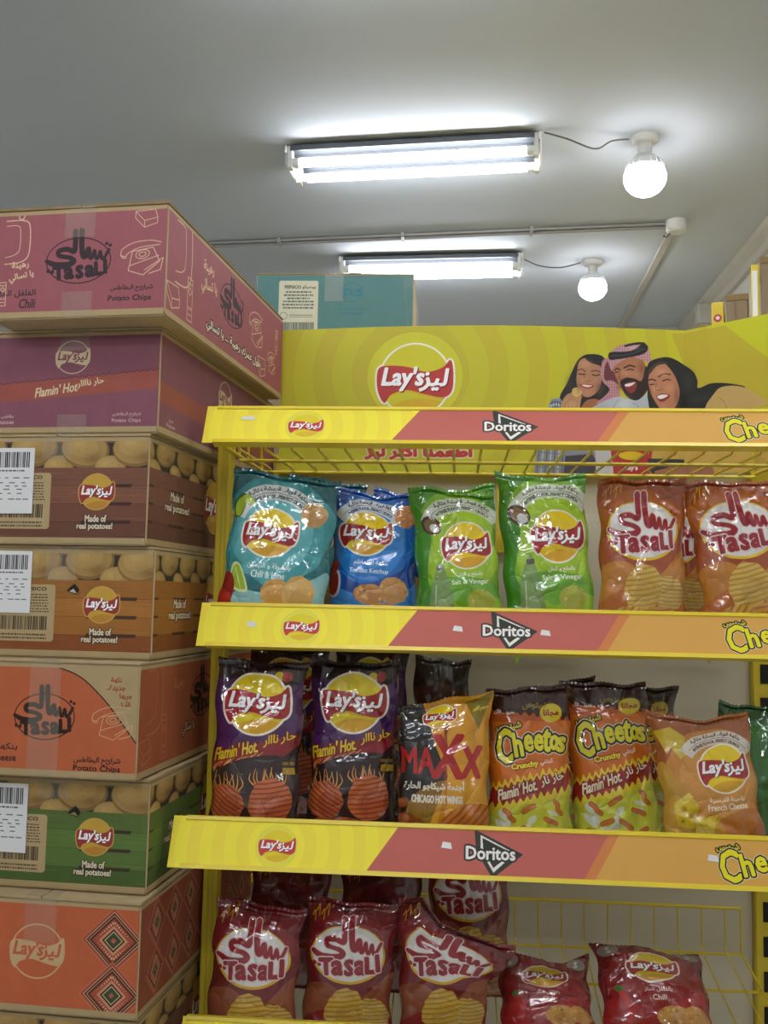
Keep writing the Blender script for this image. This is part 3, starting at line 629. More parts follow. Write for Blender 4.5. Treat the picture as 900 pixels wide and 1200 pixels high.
def art_dark():
    c = Canvas(100, 200, 3, '2a1a16'); c.poly(smooth([(0, 40), (50, 30), (100, 44), (100, 60), (50, 50), (0, 64)]), '5a2418', .8)
    for _ in range(16): c.ell(rnd.uniform(5, 95), rnd.uniform(70, 190), rnd.uniform(4, 12), rnd.uniform(3, 7), '5c3a24', .7, rnd.uniform(-40, 40))
    return c

def art_shaded_red():  # darker copy of the red bag print, shade put into its colours
    c = Canvas(100, 180, 3, '5e1219'); c.poly(smooth([(0, 50), (50, 20), (100, 50), (100, 70), (50, 40), (0, 70)]), '7a1a22', .7); c.poly(smooth([(0, 120), (50, 100), (100, 125), (100, 180), (0, 180)]), '7a2a22', .7)
    for k, (a, b) in enumerate(((8, 18), (14, 14), (20, 17))): c.line(smooth([(a, b), (a+4, b-5), (a+3, b+5)], False), 1.2, 'b88820')
    return c
# ---------------------------------------------------------------- geometry helpers
def sec(ob, label=None, cat=None, group=None, kind=None):
    for k, v in (('label', label), ('category', cat), ('group', group), ('kind', kind)):
        if v: ob[k] = v
    return ob
def empty(name, loc=(0, 0, 0), rot=(0, 0, 0), parent=None):
    o = bpy.data.objects.new(name, None); COL.objects.link(o); o.location = loc; o.rotation_euler = rot; o.parent = parent; o.empty_display_size = .05
    return o
class MB:
    """gathers simple shapes into one mesh"""
    def __init__(s): s.v, s.f, s.uv, s.m = [], [], [], []
    def face(s, pts, uv=None, m=0):
        n = len(s.v); s.v += [tuple(p) for p in pts]; s.f.append(list(range(n, n+len(pts)))); s.uv.append(uv or [(0, 0)]*len(pts)); s.m.append(m)
    def box(s, x0, x1, y0, y1, z0, z1, m=0, uv=None, b=0):
        """uv: dict face -> material index, faces are F(front -y) B R(+x) L T D; b bevels the upright edges"""
        P = lambda *a: a
        U = [(0, 0), (1, 0), (1, 1), (0, 1)]
        fs = {'F': [(x0, y0, z0), (x1, y0, z0), (x1, y0, z1), (x0, y0, z1)], 'R': [(x1, y0, z0), (x1, y1, z0), (x1, y1, z1), (x1, y0, z1)],
              'B': [(x1, y1, z0), (x0, y1, z0), (x0, y1, z1), (x1, y1, z1)], 'L': [(x0, y1, z0), (x0, y0, z0), (x0, y0, z1), (x0, y1, z1)],
              'T': [(x0, y0, z1), (x1, y0, z1), (x1, y1, z1), (x0, y1, z1)], 'D': [(x0, y1, z0), (x1, y1, z0), (x1, y0, z0), (x0, y0, z0)]}
        for k, p in fs.items(): s.face(p, U, (uv or {}).get(k, m))
    def tube(s, pts, r, n=6, m=0, cap=True):
        pts = [Vector(p) for p in pts]; rings = []
        up = Vector((0, 0, 1))
        for i, p in enumerate(pts):
            d = (pts[min(i+1, len(pts)-1)]-pts[max(i-1, 0)]).normalized()
            a = d.cross(up)
            if a.length < .05: a = d.cross(Vector((1, 0, 0)))
            a.normalize(); c = d.cross(a)
            rr = r[i] if hasattr(r, '__len__') else r
            b = len(s.v); s.v += [tuple(p+a*rr*math.cos(2*math.pi*k/n)+c*rr*math.sin(2*math.pi*k/n)) for k in range(n)]; rings.append(b)
        for i in range(len(rings)-1):
            for k in range(n):
                k2 = (k+1) % n; s.f.append([rings[i]+k, rings[i]+k2, rings[i+1]+k2, rings[i+1]+k]); s.uv.append([(0, 0)]*4); s.m.append(m)
        if cap:
            s.f.append([rings[0]+k for k in range(n)]); s.uv.append([(0, 0)]*n); s.m.append(m)
            s.f.append([rings[-1]+k for k in reversed(range(n))]); s.uv.append([(0, 0)]*n); s.m.append(m)
    def lathe(s, c, prof, n=24, m=0):
        """prof: (radius, z) from bottom to top"""
        rings = []
        for r, z in prof:
            rings.append(len(s.v)); s.v += [(c[0]+r*math.cos(2*math.pi*k/n), c[1]+r*math.sin(2*math.pi*k/n), c[2]+z) for k in range(n)]
        for i in range(len(rings)-1):
            for k in range(n):
                k2 = (k+1) % n; s.f.append([rings[i]+k, rings[i]+k2, rings[i+1]+k2, rings[i+1]+k]); s.uv.append([(0, 0)]*4); s.m.append(m)
    def strip(s, prof, x0, x1, m=0, th=.0012):
        """sheet metal of a (y, z) profile run along x, with thickness"""
        n = len(prof); q = []
        for i, (y, z) in enumerate(prof):
            a = Vector(prof[max(i-1, 0)]); b = Vector(prof[min(i+1, n-1)]); d = (b-a).normalized(); q.append((y-d.y*th, z+d.x*th))
        for i in range(n-1):
            for P, fl in ((prof, 0), (q, 1)):
                (ya, za), (yb, zb) = P[i], P[i+1]; L = [(x0, ya, za), (x1, ya, za), (x1, yb, zb), (x0, yb, zb)]
                s.face(L[::-1] if fl else L, [(0, 0), (1, 0), (1, 1), (0, 1)], m)
        for P in (0, n-1): s.face([(x0, *prof[P]), (x1, *prof[P]), (x1, *q[P]), (x0, *q[P])], None, m)
        for x in (x0, x1):
            for i in range(n-1): s.face([(x, *prof[i]), (x, *prof[i+1]), (x, *q[i+1]), (x, *q[i])], None, m)
    def build(s, name, mats, parent=None, smooth=False, bevel=0, loc=None, rot=None):
        me = bpy.data.meshes.new(name); me.from_pydata(s.v, [], s.f)
        uvl = me.uv_layers.new(name='UVMap'); uvl.data.foreach_set('uv', [c for f in s.uv for p in f for c in p])
        mats = mats if isinstance(mats, (list, tuple)) else [mats]
        for m in mats: me.materials.append(m)
        me.polygons.foreach_set('material_index', s.m)
        if smooth: me.polygons.foreach_set('use_smooth', [True]*len(s.f))
        me.update()
        o = bpy.data.objects.new(name, me); COL.objects.link(o); o.parent = parent
        if loc: o.location = loc
        if rot: o.rotation_euler = rot
        if bevel or s.f:
            bm = bmesh.new(); bm.from_mesh(me); bmesh.ops.remove_doubles(bm, verts=bm.verts, dist=1e-6); bmesh.ops.recalc_face_normals(bm, faces=bm.faces) if not smooth else None
            if bevel: bmesh.ops.bevel(bm, geom=[e for e in bm.edges if len(e.link_faces) == 2 and e.calc_face_angle(0) > .5], offset=bevel, segments=1, affect='EDGES')
            bm.to_mesh(me); bm.free()
        return o
# ---------------------------------------------------------------- materials
def hexlin(h):
    c = [int(h[i:i+2], 16)/255 for i in (0, 2, 4)]
    return tuple(x/12.92 if x <= .04045 else ((x+.055)/1.055)**2.4 for x in c)+(1,)
def mat(name, col, rough=.5, metal=0, spec=.5, var=.06, scale=12, bump=0, bscale=60, emit=None, estr=0, coat=0):
    m = bpy.data.materials.new(name); m.use_nodes = True; nt = m.node_tree; b = nt.nodes['Principled BSDF']
    b.inputs['Roughness'].default_value = rough; b.inputs['Metallic'].default_value = metal; b.inputs['Specular IOR Level'].default_value = spec
    if coat: b.inputs['Coat Weight'].default_value = coat; b.inputs['Coat Roughness'].default_value = .15
    tc = nt.nodes.new('ShaderNodeTexCoord'); nz = nt.nodes.new('ShaderNodeTexNoise'); nz.inputs['Scale'].default_value = scale; nz.inputs['Detail'].default_value = 4
    nt.links.new(tc.outputs['Object'], nz.inputs['Vector'])
    r = nt.nodes.new('ShaderNodeMix'); r.data_type = 'RGBA'; r.blend_type = 'MULTIPLY'; r.inputs[0].default_value = 1
    mr = nt.nodes.new('ShaderNodeMapRange'); mr.inputs[3].default_value = 1-var; mr.inputs[4].default_value = 1+var; nt.links.new(nz.outputs['Fac'], mr.inputs[0])
    r.inputs[6].default_value = hexlin(col) if isinstance(col, str) else col; nt.links.new(mr.outputs[0], r.inputs[7]); nt.links.new(r.outputs[2], b.inputs['Base Color'])
    if bump:
        n2 = nt.nodes.new('ShaderNodeTexNoise'); n2.inputs['Scale'].default_value = bscale; nt.links.new(tc.outputs['Object'], n2.inputs['Vector'])
        bp = nt.nodes.new('ShaderNodeBump'); bp.inputs['Strength'].default_value = bump; bp.inputs['Distance'].default_value = .002; nt.links.new(n2.outputs['Fac'], bp.inputs['Height']); nt.links.new(bp.outputs[0], b.inputs['Normal'])
    if emit: b.inputs['Emission Color'].default_value = hexlin(emit); b.inputs['Emission Strength'].default_value = estr
    return m
def print_mat(name, canvas, rough=.6, kind='board', gain=1.0):
    """printed surface: the painted artwork plus procedural grain / crumple relief"""
    m = bpy.data.materials.new(name); m.use_nodes = True; nt = m.node_tree; b = nt.nodes['Principled BSDF']; L = nt.links.new
    im = nt.nodes.new('ShaderNodeTexImage'); im.image = canvas.image(name); im.extension = 'EXTEND'; im.interpolation = 'Linear'
    tc = nt.nodes.new('ShaderNodeTexCoord'); L(tc.outputs['UV'], im.inputs['Vector'])
    nz = nt.nodes.new('ShaderNodeTexNoise'); L(tc.outputs['Object'], nz.inputs['Vector'])
    mr = nt.nodes.new('ShaderNodeMapRange'); L(nz.outputs['Fac'], mr.inputs[0])
    mx = nt.nodes.new('ShaderNodeMix'); mx.data_type = 'RGBA'; mx.blend_type = 'MULTIPLY'; mx.inputs[0].default_value = 1
    L(im.outputs['Color'], mx.inputs[6]); L(mr.outputs[0], mx.inputs[7]); L(mx.outputs[2], b.inputs['Base Color'])
    b.inputs['Roughness'].default_value = rough
    bp = nt.nodes.new('ShaderNodeBump')
    if kind == 'board':
        nz.inputs['Scale'].default_value = 30; nz.inputs['Detail'].default_value = 6; mr.inputs[3].default_value = .86*gain; mr.inputs[4].default_value = 1.08*gain
        mp = nt.nodes.new('ShaderNodeMapping'); mp.inputs['Scale'].default_value = (260, 260, 4); L(tc.outputs['Object'], mp.inputs['Vector'])
        n2 = nt.nodes.new('ShaderNodeTexNoise'); n2.inputs['Scale'].default_value = 1; L(mp.outputs[0], n2.inputs['Vector']); L(n2.outputs['Fac'], bp.inputs['Height']); bp.inputs['Strength'].default_value = .35; bp.inputs['Distance'].default_value = .001
        b.inputs['Specular IOR Level'].default_value = .25
    elif kind == 'film':
        nz.inputs['Scale'].default_value = 9; mr.inputs[3].default_value = .92*gain; mr.inputs[4].default_value = 1.05*gain
        n1 = nt.nodes.new('ShaderNodeTexNoise'); n1.inputs['Scale'].default_value = 14; n1.inputs['Detail'].default_value = 3; L(tc.outputs['Object'], n1.inputs['Vector'])
        ad = nt.nodes.new('ShaderNodeVectorMath'); ad.operation = 'MULTIPLY_ADD'; ad.inputs[1].default_value = (.08, .08, .08); L(n1.outputs['Color'], ad.inputs[0]); L(tc.outputs['Object'], ad.inputs[2])
        vo = nt.nodes.new('ShaderNodeTexVoronoi'); vo.feature = 'DISTANCE_TO_EDGE'; vo.inputs['Scale'].default_value = 17; L(ad.outputs[0], vo.inputs['Vector'])
        pw = nt.nodes.new('ShaderNodeMath'); pw.operation = 'POWER'; pw.inputs[1].default_value = .5; L(vo.outputs['Distance'], pw.inputs[0])
        n3 = nt.nodes.new('ShaderNodeTexNoise'); n3.inputs['Scale'].default_value = 45; n3.inputs['Detail'].default_value = 2; L(tc.outputs['Object'], n3.inputs['Vector'])
        ma = nt.nodes.new('ShaderNodeMath'); ma.operation = 'MULTIPLY_ADD'; ma.inputs[1].default_value = .35; L(n3.outputs['Fac'], ma.inputs[0]); L(pw.outputs[0], ma.inputs[2])
        L(ma.outputs[0], bp.inputs['Height']); bp.inputs['Strength'].default_value = .7; bp.inputs['Distance'].default_value = .007
        b.inputs['Specular IOR Level'].default_value = .35; b.inputs['Coat Weight'].default_value = 1; b.inputs['Coat Roughness'].default_value = .06
        v2 = nt.nodes.new('ShaderNodeTexVoronoi'); v2.feature = 'DISTANCE_TO_EDGE'; v2.inputs['Scale'].default_value = 11
        n4 = nt.nodes.new('ShaderNodeTexNoise'); n4.inputs['Scale'].default_value = 9; n4.inputs['Detail'].default_value = 2; L(tc.outputs['Object'], n4.inputs['Vector'])
        a2 = nt.nodes.new('ShaderNodeVectorMath'); a2.operation = 'MULTIPLY_ADD'; a2.inputs[1].default_value = (.12, .12, .12); L(n4.outputs['Color'], a2.inputs[0]); L(tc.outputs['Object'], a2.inputs[2]); L(a2.outputs[0], v2.inputs['Vector'])
        s2 = nt.nodes.new('ShaderNodeMath'); s2.operation = 'MULTIPLY_ADD'; s2.inputs[1].default_value = 2.2; L(v2.outputs['Distance'], s2.inputs[0]); L(n1.outputs['Fac'], s2.inputs[2])
        b2 = nt.nodes.new('ShaderNodeBump'); b2.inputs['Strength'].default_value = 1; b2.inputs['Distance'].default_value = .012; b.inputs['Coat IOR'].default_value = 1.7
        n5 = nt.nodes.new('ShaderNodeTexNoise'); n5.inputs['Scale'].default_value = 9; n5.inputs['Detail'].default_value = 1; m5 = nt.nodes.new('ShaderNodeMapRange'); m5.inputs[1].default_value = .46; m5.inputs[2].default_value = .62; m5.inputs[3].default_value = .16; L(tc.outputs['Object'], n5.inputs['Vector']); L(n5.outputs['Fac'], m5.inputs[0]); L(m5.outputs[0], b2.inputs['Strength']); L(s2.outputs[0], b2.inputs['Height']); L(b2.outputs[0], b.inputs['Coat Normal'])
    else:
        nz.inputs['Scale'].default_value = 6; mr.inputs[3].default_value = .96*gain; mr.inputs[4].default_value = 1.02*gain
        n2 = nt.nodes.new('ShaderNodeTexNoise'); n2.inputs['Scale'].default_value = 8; L(tc.outputs['Object'], n2.inputs['Vector']); L(n2.outputs['Fac'], bp.inputs['Height']); bp.inputs['Strength'].default_value = .1; b.inputs['Specular IOR Level'].default_value = .25
    L(bp.outputs[0], b.inputs['Normal'])
    return m
M = {
 'ceiling': mat('painted ceiling', 'c2cad2', .85, var=.04, scale=1.5, bump=.15, bscale=30),
 'wall': mat('painted wall', 'cccac4', .8, var=.04, scale=2, bump=.1, bscale=40),
 'floor': mat('floor tile', 'd4d2cc', .35, var=.06, scale=3),
 'trim': mat('trim paint', 'b8b5aa', .6),
 'yellow': mat('yellow powder coat', 'd8c02e', .38, var=.05, scale=9, bump=.08, bscale=80),
 'rail': mat('yellow rail', 'e4cc34', .3, var=.04, scale=14),
 'panel': mat('pale back panel', 'd0c8ae', .55, var=.05, scale=4, bump=.05),
 'dark': mat('dark slot', '1c1a12', .8),
 'kraft': mat('kraft board', 'b29c74', .8, var=.09, scale=40, bump=.3, bscale=220),
 'kraft_dark': mat('worn kraft edge', '8a7450', .85, var=.12, scale=60),
 'tube_shield': mat('tube_shield', '4a4e52', .4), 'white': mat('white enamel', 'dcdedd', .35, var=.03),  # grey darkened so the gap between the lit tubes stays dark
 'plastic': mat('white plastic', 'e2e2de', .3, var=.02),
 'grey': mat('grey conduit', '9a9a98', .5, var=.05),
 'cable': mat('grey cable', '6c6a66', .6),
 'tape': None,
 'tube': mat('lit tube', 'ffffff', .4, emit='f8faff', estr=TUBE),
 'globe': mat('lit globe', 'ffffff', .4, emit='fdfbff', estr=GLOBE),
 'label': None, 'wood': mat('pallet wood', '8a6c44', .8, var=.15, scale=20),
 'carton_brown': mat('greyish brown carton', '8c7a64', .8, var=.05, scale=20), 'carton_yellow': mat('yellow carton side', 'd8c038', .6, var=.1, scale=30),
 'red': mat('red print', 'b03034', .5), 'black': mat('black plastic', '22221f', .5),
}
def tape_mat():
    m = bpy.data.materials.new('clear packing tape'); m.use_nodes = True; nt = m.node_tree; b = nt.nodes['Principled BSDF']
    b.inputs['Base Color'].default_value = (.75, .68, .55, 1); b.inputs['Roughness'].default_value = .18; b.inputs['Alpha'].default_value = .08; b.inputs['Specular IOR Level'].default_value = .7
    n = nt.nodes.new('ShaderNodeTexNoise'); n.inputs['Scale'].default_value = 60; bp = nt.nodes.new('ShaderNodeBump'); bp.inputs['Strength'].default_value = .5; bp.inputs['Distance'].default_value = .003
    nt.links.new(n.outputs['Fac'], bp.inputs['Height']); nt.links.new(bp.outputs[0], b.inputs['Normal'])
    return m
M['tape'] = tape_mat(); M['label'] = print_mat('white shipping label', art_label(), .5, 'card')
# ---------------------------------------------------------------- room shell
def slab(name, a, b, m):
    mb = MB(); mb.box(a[0], b[0], a[1], b[1], a[2], b[2]); return sec(mb.build(name, m), kind='structure')
slab('floor', (-4, -4, -.1), (1.35, 5.6, 0), M['floor'])
slab('ceiling', (-4, -4, CEIL), (1.35, 5.6, CEIL+.1), M['ceiling'])
slab('wall_right', (1.235, -4, 0), (1.35, 5.6, CEIL), M['wall'])
slab('wall_left', (-4.1, -4, 0), (-4, 5.6, CEIL), M['wall'])
slab('wall_back', (-4, 5.47, 0), (1.235, 5.6, CEIL), M['wall'])
slab('wall_front', (-4, -4.1, 0), (1.35, -4, CEIL), M['wall'])
mb = MB(); mb.strip([(0, 0), (.012, -.02), (.045, -.045), (.05, -.06)], 0, 9.4, th=.003)
o = sec(mb.build('trim_1', M['trim'], loc=(1.185, -3.95, CEIL-.001), rot=(0, 0, math.pi/2)), kind='structure'); o.location = (1.2349, -3.95, CEIL-.06)
bpy.data.objects.remove(o)
mb = MB(); y0, y1 = -3.99, 5.46
pr = [(1.234, CEIL-.075), (1.216, CEIL-.070), (1.205, CEIL-.045), (1.175, CEIL-.022), (1.168, CEIL-.001), (1.234, CEIL-.001)]
for i in range(5): (xa, za), (xb, zb) = pr[i], pr[i+1]; mb.face([(xa, y0, za), (xa, y1, za), (xb, y1, zb), (xb, y0, zb)])
sec(mb.build('trim_1', M['trim']), kind='structure')
mb = MB(); 
for i in range(5): (xa, za), (xb, zb) = [(5.47-(1.234-x)-.001, z) for x, z in (pr[i], pr[i+1])]; mb.face([(-3.99, xa, za), (1.18, xa, za), (1.18, xb, zb), (-3.99, xb, zb)])
sec(mb.build('trim_2', M['trim']), kind='structure')
mb = MB(); mb.box(1.15, 1.234, 4.86, 4.93, CEIL-.13, CEIL-.03); sec(mb.build('trim_3', M['trim'], bevel=.006), kind='structure')
# ---------------------------------------------------------------- lamps
def batten(loc, yaw, L, label, group=None, wid=.17):
    r = empty('tube_light', loc, (0, 0, yaw)); sec(r, label, 'lamp', group)
    h = L/2
    mb = MB(); mb.box(-h, h, -.03, .03, -.035, 0); mb.build('housing', M['tube_shield'], r, bevel=.004)
    mb = MB(); q = wid/2+.008; zz = -.030; mb.box(-h+.02, h-.02, -q, q, -.016, -.012); mb.box(-h+.02, h-.02, -q-.002, -q, zz, -.012); mb.box(-h+.02, h-.02, q, q+.002, zz, -.012); mb.build('tube_shield', M['tube_shield'], r)  # added plate and wings, shaped to keep tube light off the ceiling
    for s in (-1, 1):
        y = s*wid*.36
        mb = MB(); mb.tube([(-h+.045, y, -.058), (h-.045, y, -.058)], .0145, 14); mb.build('tube', M['tube'], r, smooth=True)
        for e in (-1, 1):
            mb = MB(); mb.tube([(e*(h-.045), y, -.058), (e*(h-.022), y, -.058)], .0155, 12); mb.box(*sorted((e*(h-.022), e*(h-.008))), y-.016, y+.016, -.078, -.005)
            mb.build('lamp_holder', M['plastic'], r)
    for e in (-1, 1):
        mb = MB(); a, b_ = sorted((e*(h-.006), e*(h+.002))); mb.box(a, b_, -wid/2, wid/2, -.03, -.004); mb.box(a, b_, -wid*.42, wid*.42, -.07, -.03); mb.build('end_cap', M['plastic'], r, bevel=.003)
    return r
batten((-.165, 3.215, CEIL), -.09, .84, 'large twin tube ceiling lamp nearest the camera, upper of the two lit')
batten((-.135, 4.30, CEIL), -.05, .80, 'farther twin tube ceiling lamp, just above the teal carton', wid=.15)
for x, y in [(-.2, 1.95), (-.2, .6), (-.2, -.6), (-.2, -1.9), (-1.3, -.6), (-1.3, -2.0), (-2.5, 3.5), (-2.2, 2.0), (-2.2, .5), (-2.2, -1.2), (.75, 1.3)]:  # unseen lamps: some follow the row spacing, others added to brighten the cartons
    batten((x, y, CEIL), -.05, .84, 'twin tube ceiling lamp outside the view, added to light the shop', 'tube lamps added out of view')
def bulb(loc, r0, label):
    r = empty('light_bulb', loc); sec(r, label, 'lamp', None); k = r0/.068
    mb = MB(); mb.lathe((0, 0, 0), [(0, -.022), (.034, -.022), (.042, -.014), (.044, 0)], 20); mb.build('ceiling_rose', M['plastic'], r, smooth=True)
    mb = MB(); mb.lathe((0, 0, 0), [(.02*k, -.062*k), (.023*k, -.055*k), (.023*k, -.022)], 16); mb.build('bulb_holder', M['plastic'], r, smooth=True)
    mb = MB(); prof = [(.058*k, -.105*k), (.052*k, -.085*k), (.034*k, -.066*k), (.020*k, -.058*k)]
    mb.lathe((0, 0, 0), prof, 24)
    for a in range(18):
        t = a*math.pi/9; ca, sa = math.cos(t), math.sin(t); q = [(ca*r_, sa*r_, z) for r_, z in ((.062*k, -.106*k), (.058*k, -.088*k), (.030*k, -.064*k))]
        nrm = Vector((-sa, ca, 0))*.0016
        p0 = [Vector(p)+nrm for p in q]+[Vector((ca*.02, sa*.02, -.08*k))+nrm]; p1 = [p-2*nrm for p in p0]
        mb.face(p0); mb.face(p1[::-1]); mb.face([p0[0], p0[1], p1[1], p1[0]]); mb.face([p0[1], p0[2], p1[2], p1[1]])
    mb.build('heat_sink', M['white'], r)
    mb = MB(); mb.lathe((0, 0, 0), [(.001, -.195*k)]+[(r0*math.sin(t), -.135*k-r0*.88*math.cos(t)) for t in (.25, .5, .8, 1.1, 1.4, 1.7, 2.0, 2.3)]+[(.050*k, -.104*k)], 28); mb.build('globe', M['globe'], r, smooth=True)
    return r
bulb((.583, 3.16, CEIL), .068, 'large round bulb on the ceiling near the upper tube lamp')
bulb((.574, 4.34, CEIL), .062, 'small far round bulb on the ceiling beside the farther tube lamp')
def cord(pts, label):
    mb = MB(); mb.tube(smooth(pts, False, 5), .0028, 6); sec(mb.build('lamp_cable', M['cable'], smooth=True), label, 'cable')
cord([(.255, 3.09, CEIL-.012), (.33, 3.10, CEIL-.03), (.42, 3.12, CEIL-.055), (.47, 3.12, CEIL-.03), (.528, 3.145, CEIL-.012)], 'drooping cable from the upper tube lamp to the large bulb')
cord([(.27, 4.28, CEIL-.012), (.34, 4.30, CEIL-.035), (.43, 4.31, CEIL-.04), (.520, 4.33, CEIL-.012)], 'drooping cable from the farther tube lamp to the small bulb')
mb = MB(); mb.tube([(-3.9, 4.37, CEIL-.011), (.82, 3.91, CEIL-.011)], .009, 8); mb.tube([(-3.9, 4.345, CEIL-.008), (.82, 3.885, CEIL-.008)], .006, 8)
for k in range(9): t = k/9; x = -3.9+4.7*t; y = 4.37-.458*t; mb.box(x-.006, x+.006, y-.04, y+.014, CEIL-.022, CEIL-.0005)
sec(mb.build('ceiling_conduit', M['grey'], smooth=False), 'thin grey conduit running across the ceiling between the two tube lamps', 'conduit')
mb = MB(); mb.box(-.016, .016, 0, 1.55, -.014, 0); sec(mb.build('cable_trunking', M['trim'], loc=(.836, 3.90, CEIL-.0003), rot=(0, 0, -.02), bevel=.003), 'flat cable trunking running back along the ceiling from the junction box', 'conduit')
r = sec(empty('junction_box', (.835, 3.88, CEIL)), 'white round junction box at the end of the ceiling conduit', 'junction box')
mb = MB(); mb.lathe((0, 0, 0), [(.001, -.042), (.036, -.042), (.040, -.036), (.040, 0)], 20); mb.build('box_body', M['plastic'], r, smooth=False)
mb = MB(); mb.lathe((0, 0, 0), [(.001, -.047), (.030, -.047), (.034, -.043), (.034, -.041)], 20); mb.build('cap', M['plastic'], r)
mb = MB(); mb.tube([(-.02, .01, -.045), (-.035, .015, -.06), (-.045, .02, -.052)], .004, 6); mb.build('loose_wire', M['cable'], r)
# ---------------------------------------------------------------- shelving unit
XL, XR = -.400, .590
RAILM = print_mat('price rail card', art_rail(), .55, 'card')
rack = sec(empty('shelving_unit', (0, 0, 0)), 'yellow metal snack shelving unit with tilted price rails and a yellow poster header', 'shelf')
# (lip y, lip z, bottom y, bottom z, x shift, card left, card right, floor front z, floor back z)
LEV = [(1.600, 1.808, 1.570, 1.744, 0, -.413, .595, 1.742, 1.748), (1.600, 1.487, 1.570, 1.420, 0, -.411, .595, 1.427, 1.432),
       (1.530, 1.165, 1.500, 1.097, -.008, -.424, .560, 1.090, 1.112), (1.560, .861, 1.530, .794, -.006, -.407, .59, .758, .833)]
for x in (XL-.017, XR+.010):
    mb = MB(); mb.box(x, x+.024, 1.690, 1.722, 0, 1.80); mb.box(x+.0085, x+.011, 1.6875, 1.690, .01, 1.79); mb.box(x+.016, x+.0185, 1.6875, 1.690, .01, 1.79); mb.build('front_post', M['yellow'], rack, bevel=.002)
for x in (-.385, .588):
    mb = MB(); mb.box(x, x+(.05 if x > 0 else .036), 2.055, 2.095, 0, 1.80); mb.build('upright', M['yellow'], rack, bevel=.002)
    if x > 0:
        for k in range(22):
            mb = MB(); z = .30+.0655*k; mb.box(x+.0135, x+.034, 2.0535, 2.0549, z, z+.038); s_ = mb.build('slot', M['dark'], rack)
mb = MB(); mb.box(-.366, .586, 2.075, 2.085, .02, 1.80); mb.build('back_panel', M['panel'], rack)
for li, (ly, lz, by_, bz, sx, cl, cr, ff, fb) in enumerate(LEV):
    a, b_ = XL+sx+.004, XR+sx
    # metal rail: rolled upper lip, sloped channel back, rolled lower lip
    mb = MB(); d = Vector((by_-ly, bz-lz)).normalized(); n = Vector((d.y, -d.x))   # n faces the shopper
    A, B = Vector((ly, lz)), Vector((by_, bz))
    if n.x > 0: n = -n
    pr = [A+Vector((.007, -.010)), A+Vector((.006, .001)), A+n*.002+Vector((0, .002)), A+n*.006-d*.000, A+n*.006+d*.005, A+n*.002+d*.007, B+n*.001-d*.006, B+n*.007-d*.005, B+n*.008+d*.002, B+Vector((.012, -.004))]
    mb.strip([tuple(p) for p in pr], a, b_)
    rail = mb.build('price_rail', M['rail'], rack)
    # the printed card slipped into the rail
    P0, P1 = B+n*.004+d*.001, A+n*.004-d*.000
    mb = MB(); q = lambda x, P, t=0: (x, P.x+n.x*t, P.y+n.y*t)
    mb.face([q(cl, P0), q(cr, P0), q(cr, P1), q(cl, P1)], [(0, 0), (1, 0), (1, 1), (0, 1)], 0)
    mb.face([q(cl, P1, -.0015), q(cr, P1, -.0015), q(cr, P0, -.0015), q(cl, P0, -.0015)], None, 1)
    for u, v, x1, x2 in ((P0, P0, cl, cr), (P1, P1, cl, cr)): mb.face([q(x1, u), q(x2, u), q(x2, u, -.0015), q(x1, u, -.0015)], None, 1)
    for x in (cl, cr): mb.face([q(x, P0), q(x, P1), q(x, P1, -.0015), q(x, P0, -.0015)], None, 1)
    mb.build('printed_card', [RAILM, M['rail']], rail)
    # torn sticker remains
    for fx, fv in ((((.07, .66), ) if li == 0 else ((.085, .5), (.41, .5), (.545, .45)) if li == 1 else ((.81, .55), (.42, .6)) if li == 2 else ())):
        x = cl+(cr-cl)*fx; c0 = P0+(P1-P0)*fv; mb = MB(); w = .008
        p = [(x-w, -.3*w), (x+w, -.5*w), (x+.8*w, .6*w), (x-.7*w, .8*w)]
        if li == 0: w = .011; p = [(x-w, -.0035), (x+w, -.002), (x+w*.9, .0045), (x-w*.9, .0035)]
        mb.face([(px, (c0-d*pz).x+n.x*.0009, (c0-d*pz).y+n.y*.0009) for px, pz in p]); mb.build('sticker_scrap', M['plastic'], rail)
    # wire basket
    mb = MB(); y0, y1 = ly+.03, (1.935 if li == 0 else 2.045); fz = lambda y: ff+(fb-ff)*(y-y0)/(y1-y0); bb = .556
    fence, R1, R2 = .085, (.0033 if li == 0 else .0026), (.0025 if li == 0 else .002)
    for yy in ((1.728, 1.912) if li == 0 else (y0, y0+.1, y1-.13, y1)): mb.tube([(a+.008, yy, fz(yy)-R1-R2+.0005), (bb, yy, fz(yy)-R1-R2+.0005)], R1, 7)
    if li == 3: mb.tube([(a+.008, y1, fb+fence), (bb, y1, fb+fence-.002)], .0032, 6)
    for x in (a+.008, bb):
        mb.tube([(x, y0-.02, ff+.004), (x, y1, fb)], R1, 6)
        if li == 3: mb.tube([(x, y1, fb), (x, y1, fb+fence-.001)], R2, 6)
        if li == 0: mb.tube([(x, y0, lz-.012), (x, y1-.02, fb+.055), (x, y1, fb)], R1, 6)
        if li == 0:
            for yy in (y0+.1, y1-.13, y1-.25): mb.tube([(x, yy, fz(yy)), (x, yy, lz-.012+(fb+.055-lz+.012)*(yy-y0)/(y1-y0))], R2, 5)
    bas = mb.build('wire_basket', M['yellow'], rack)
    nw = 21
    hidden = MB()
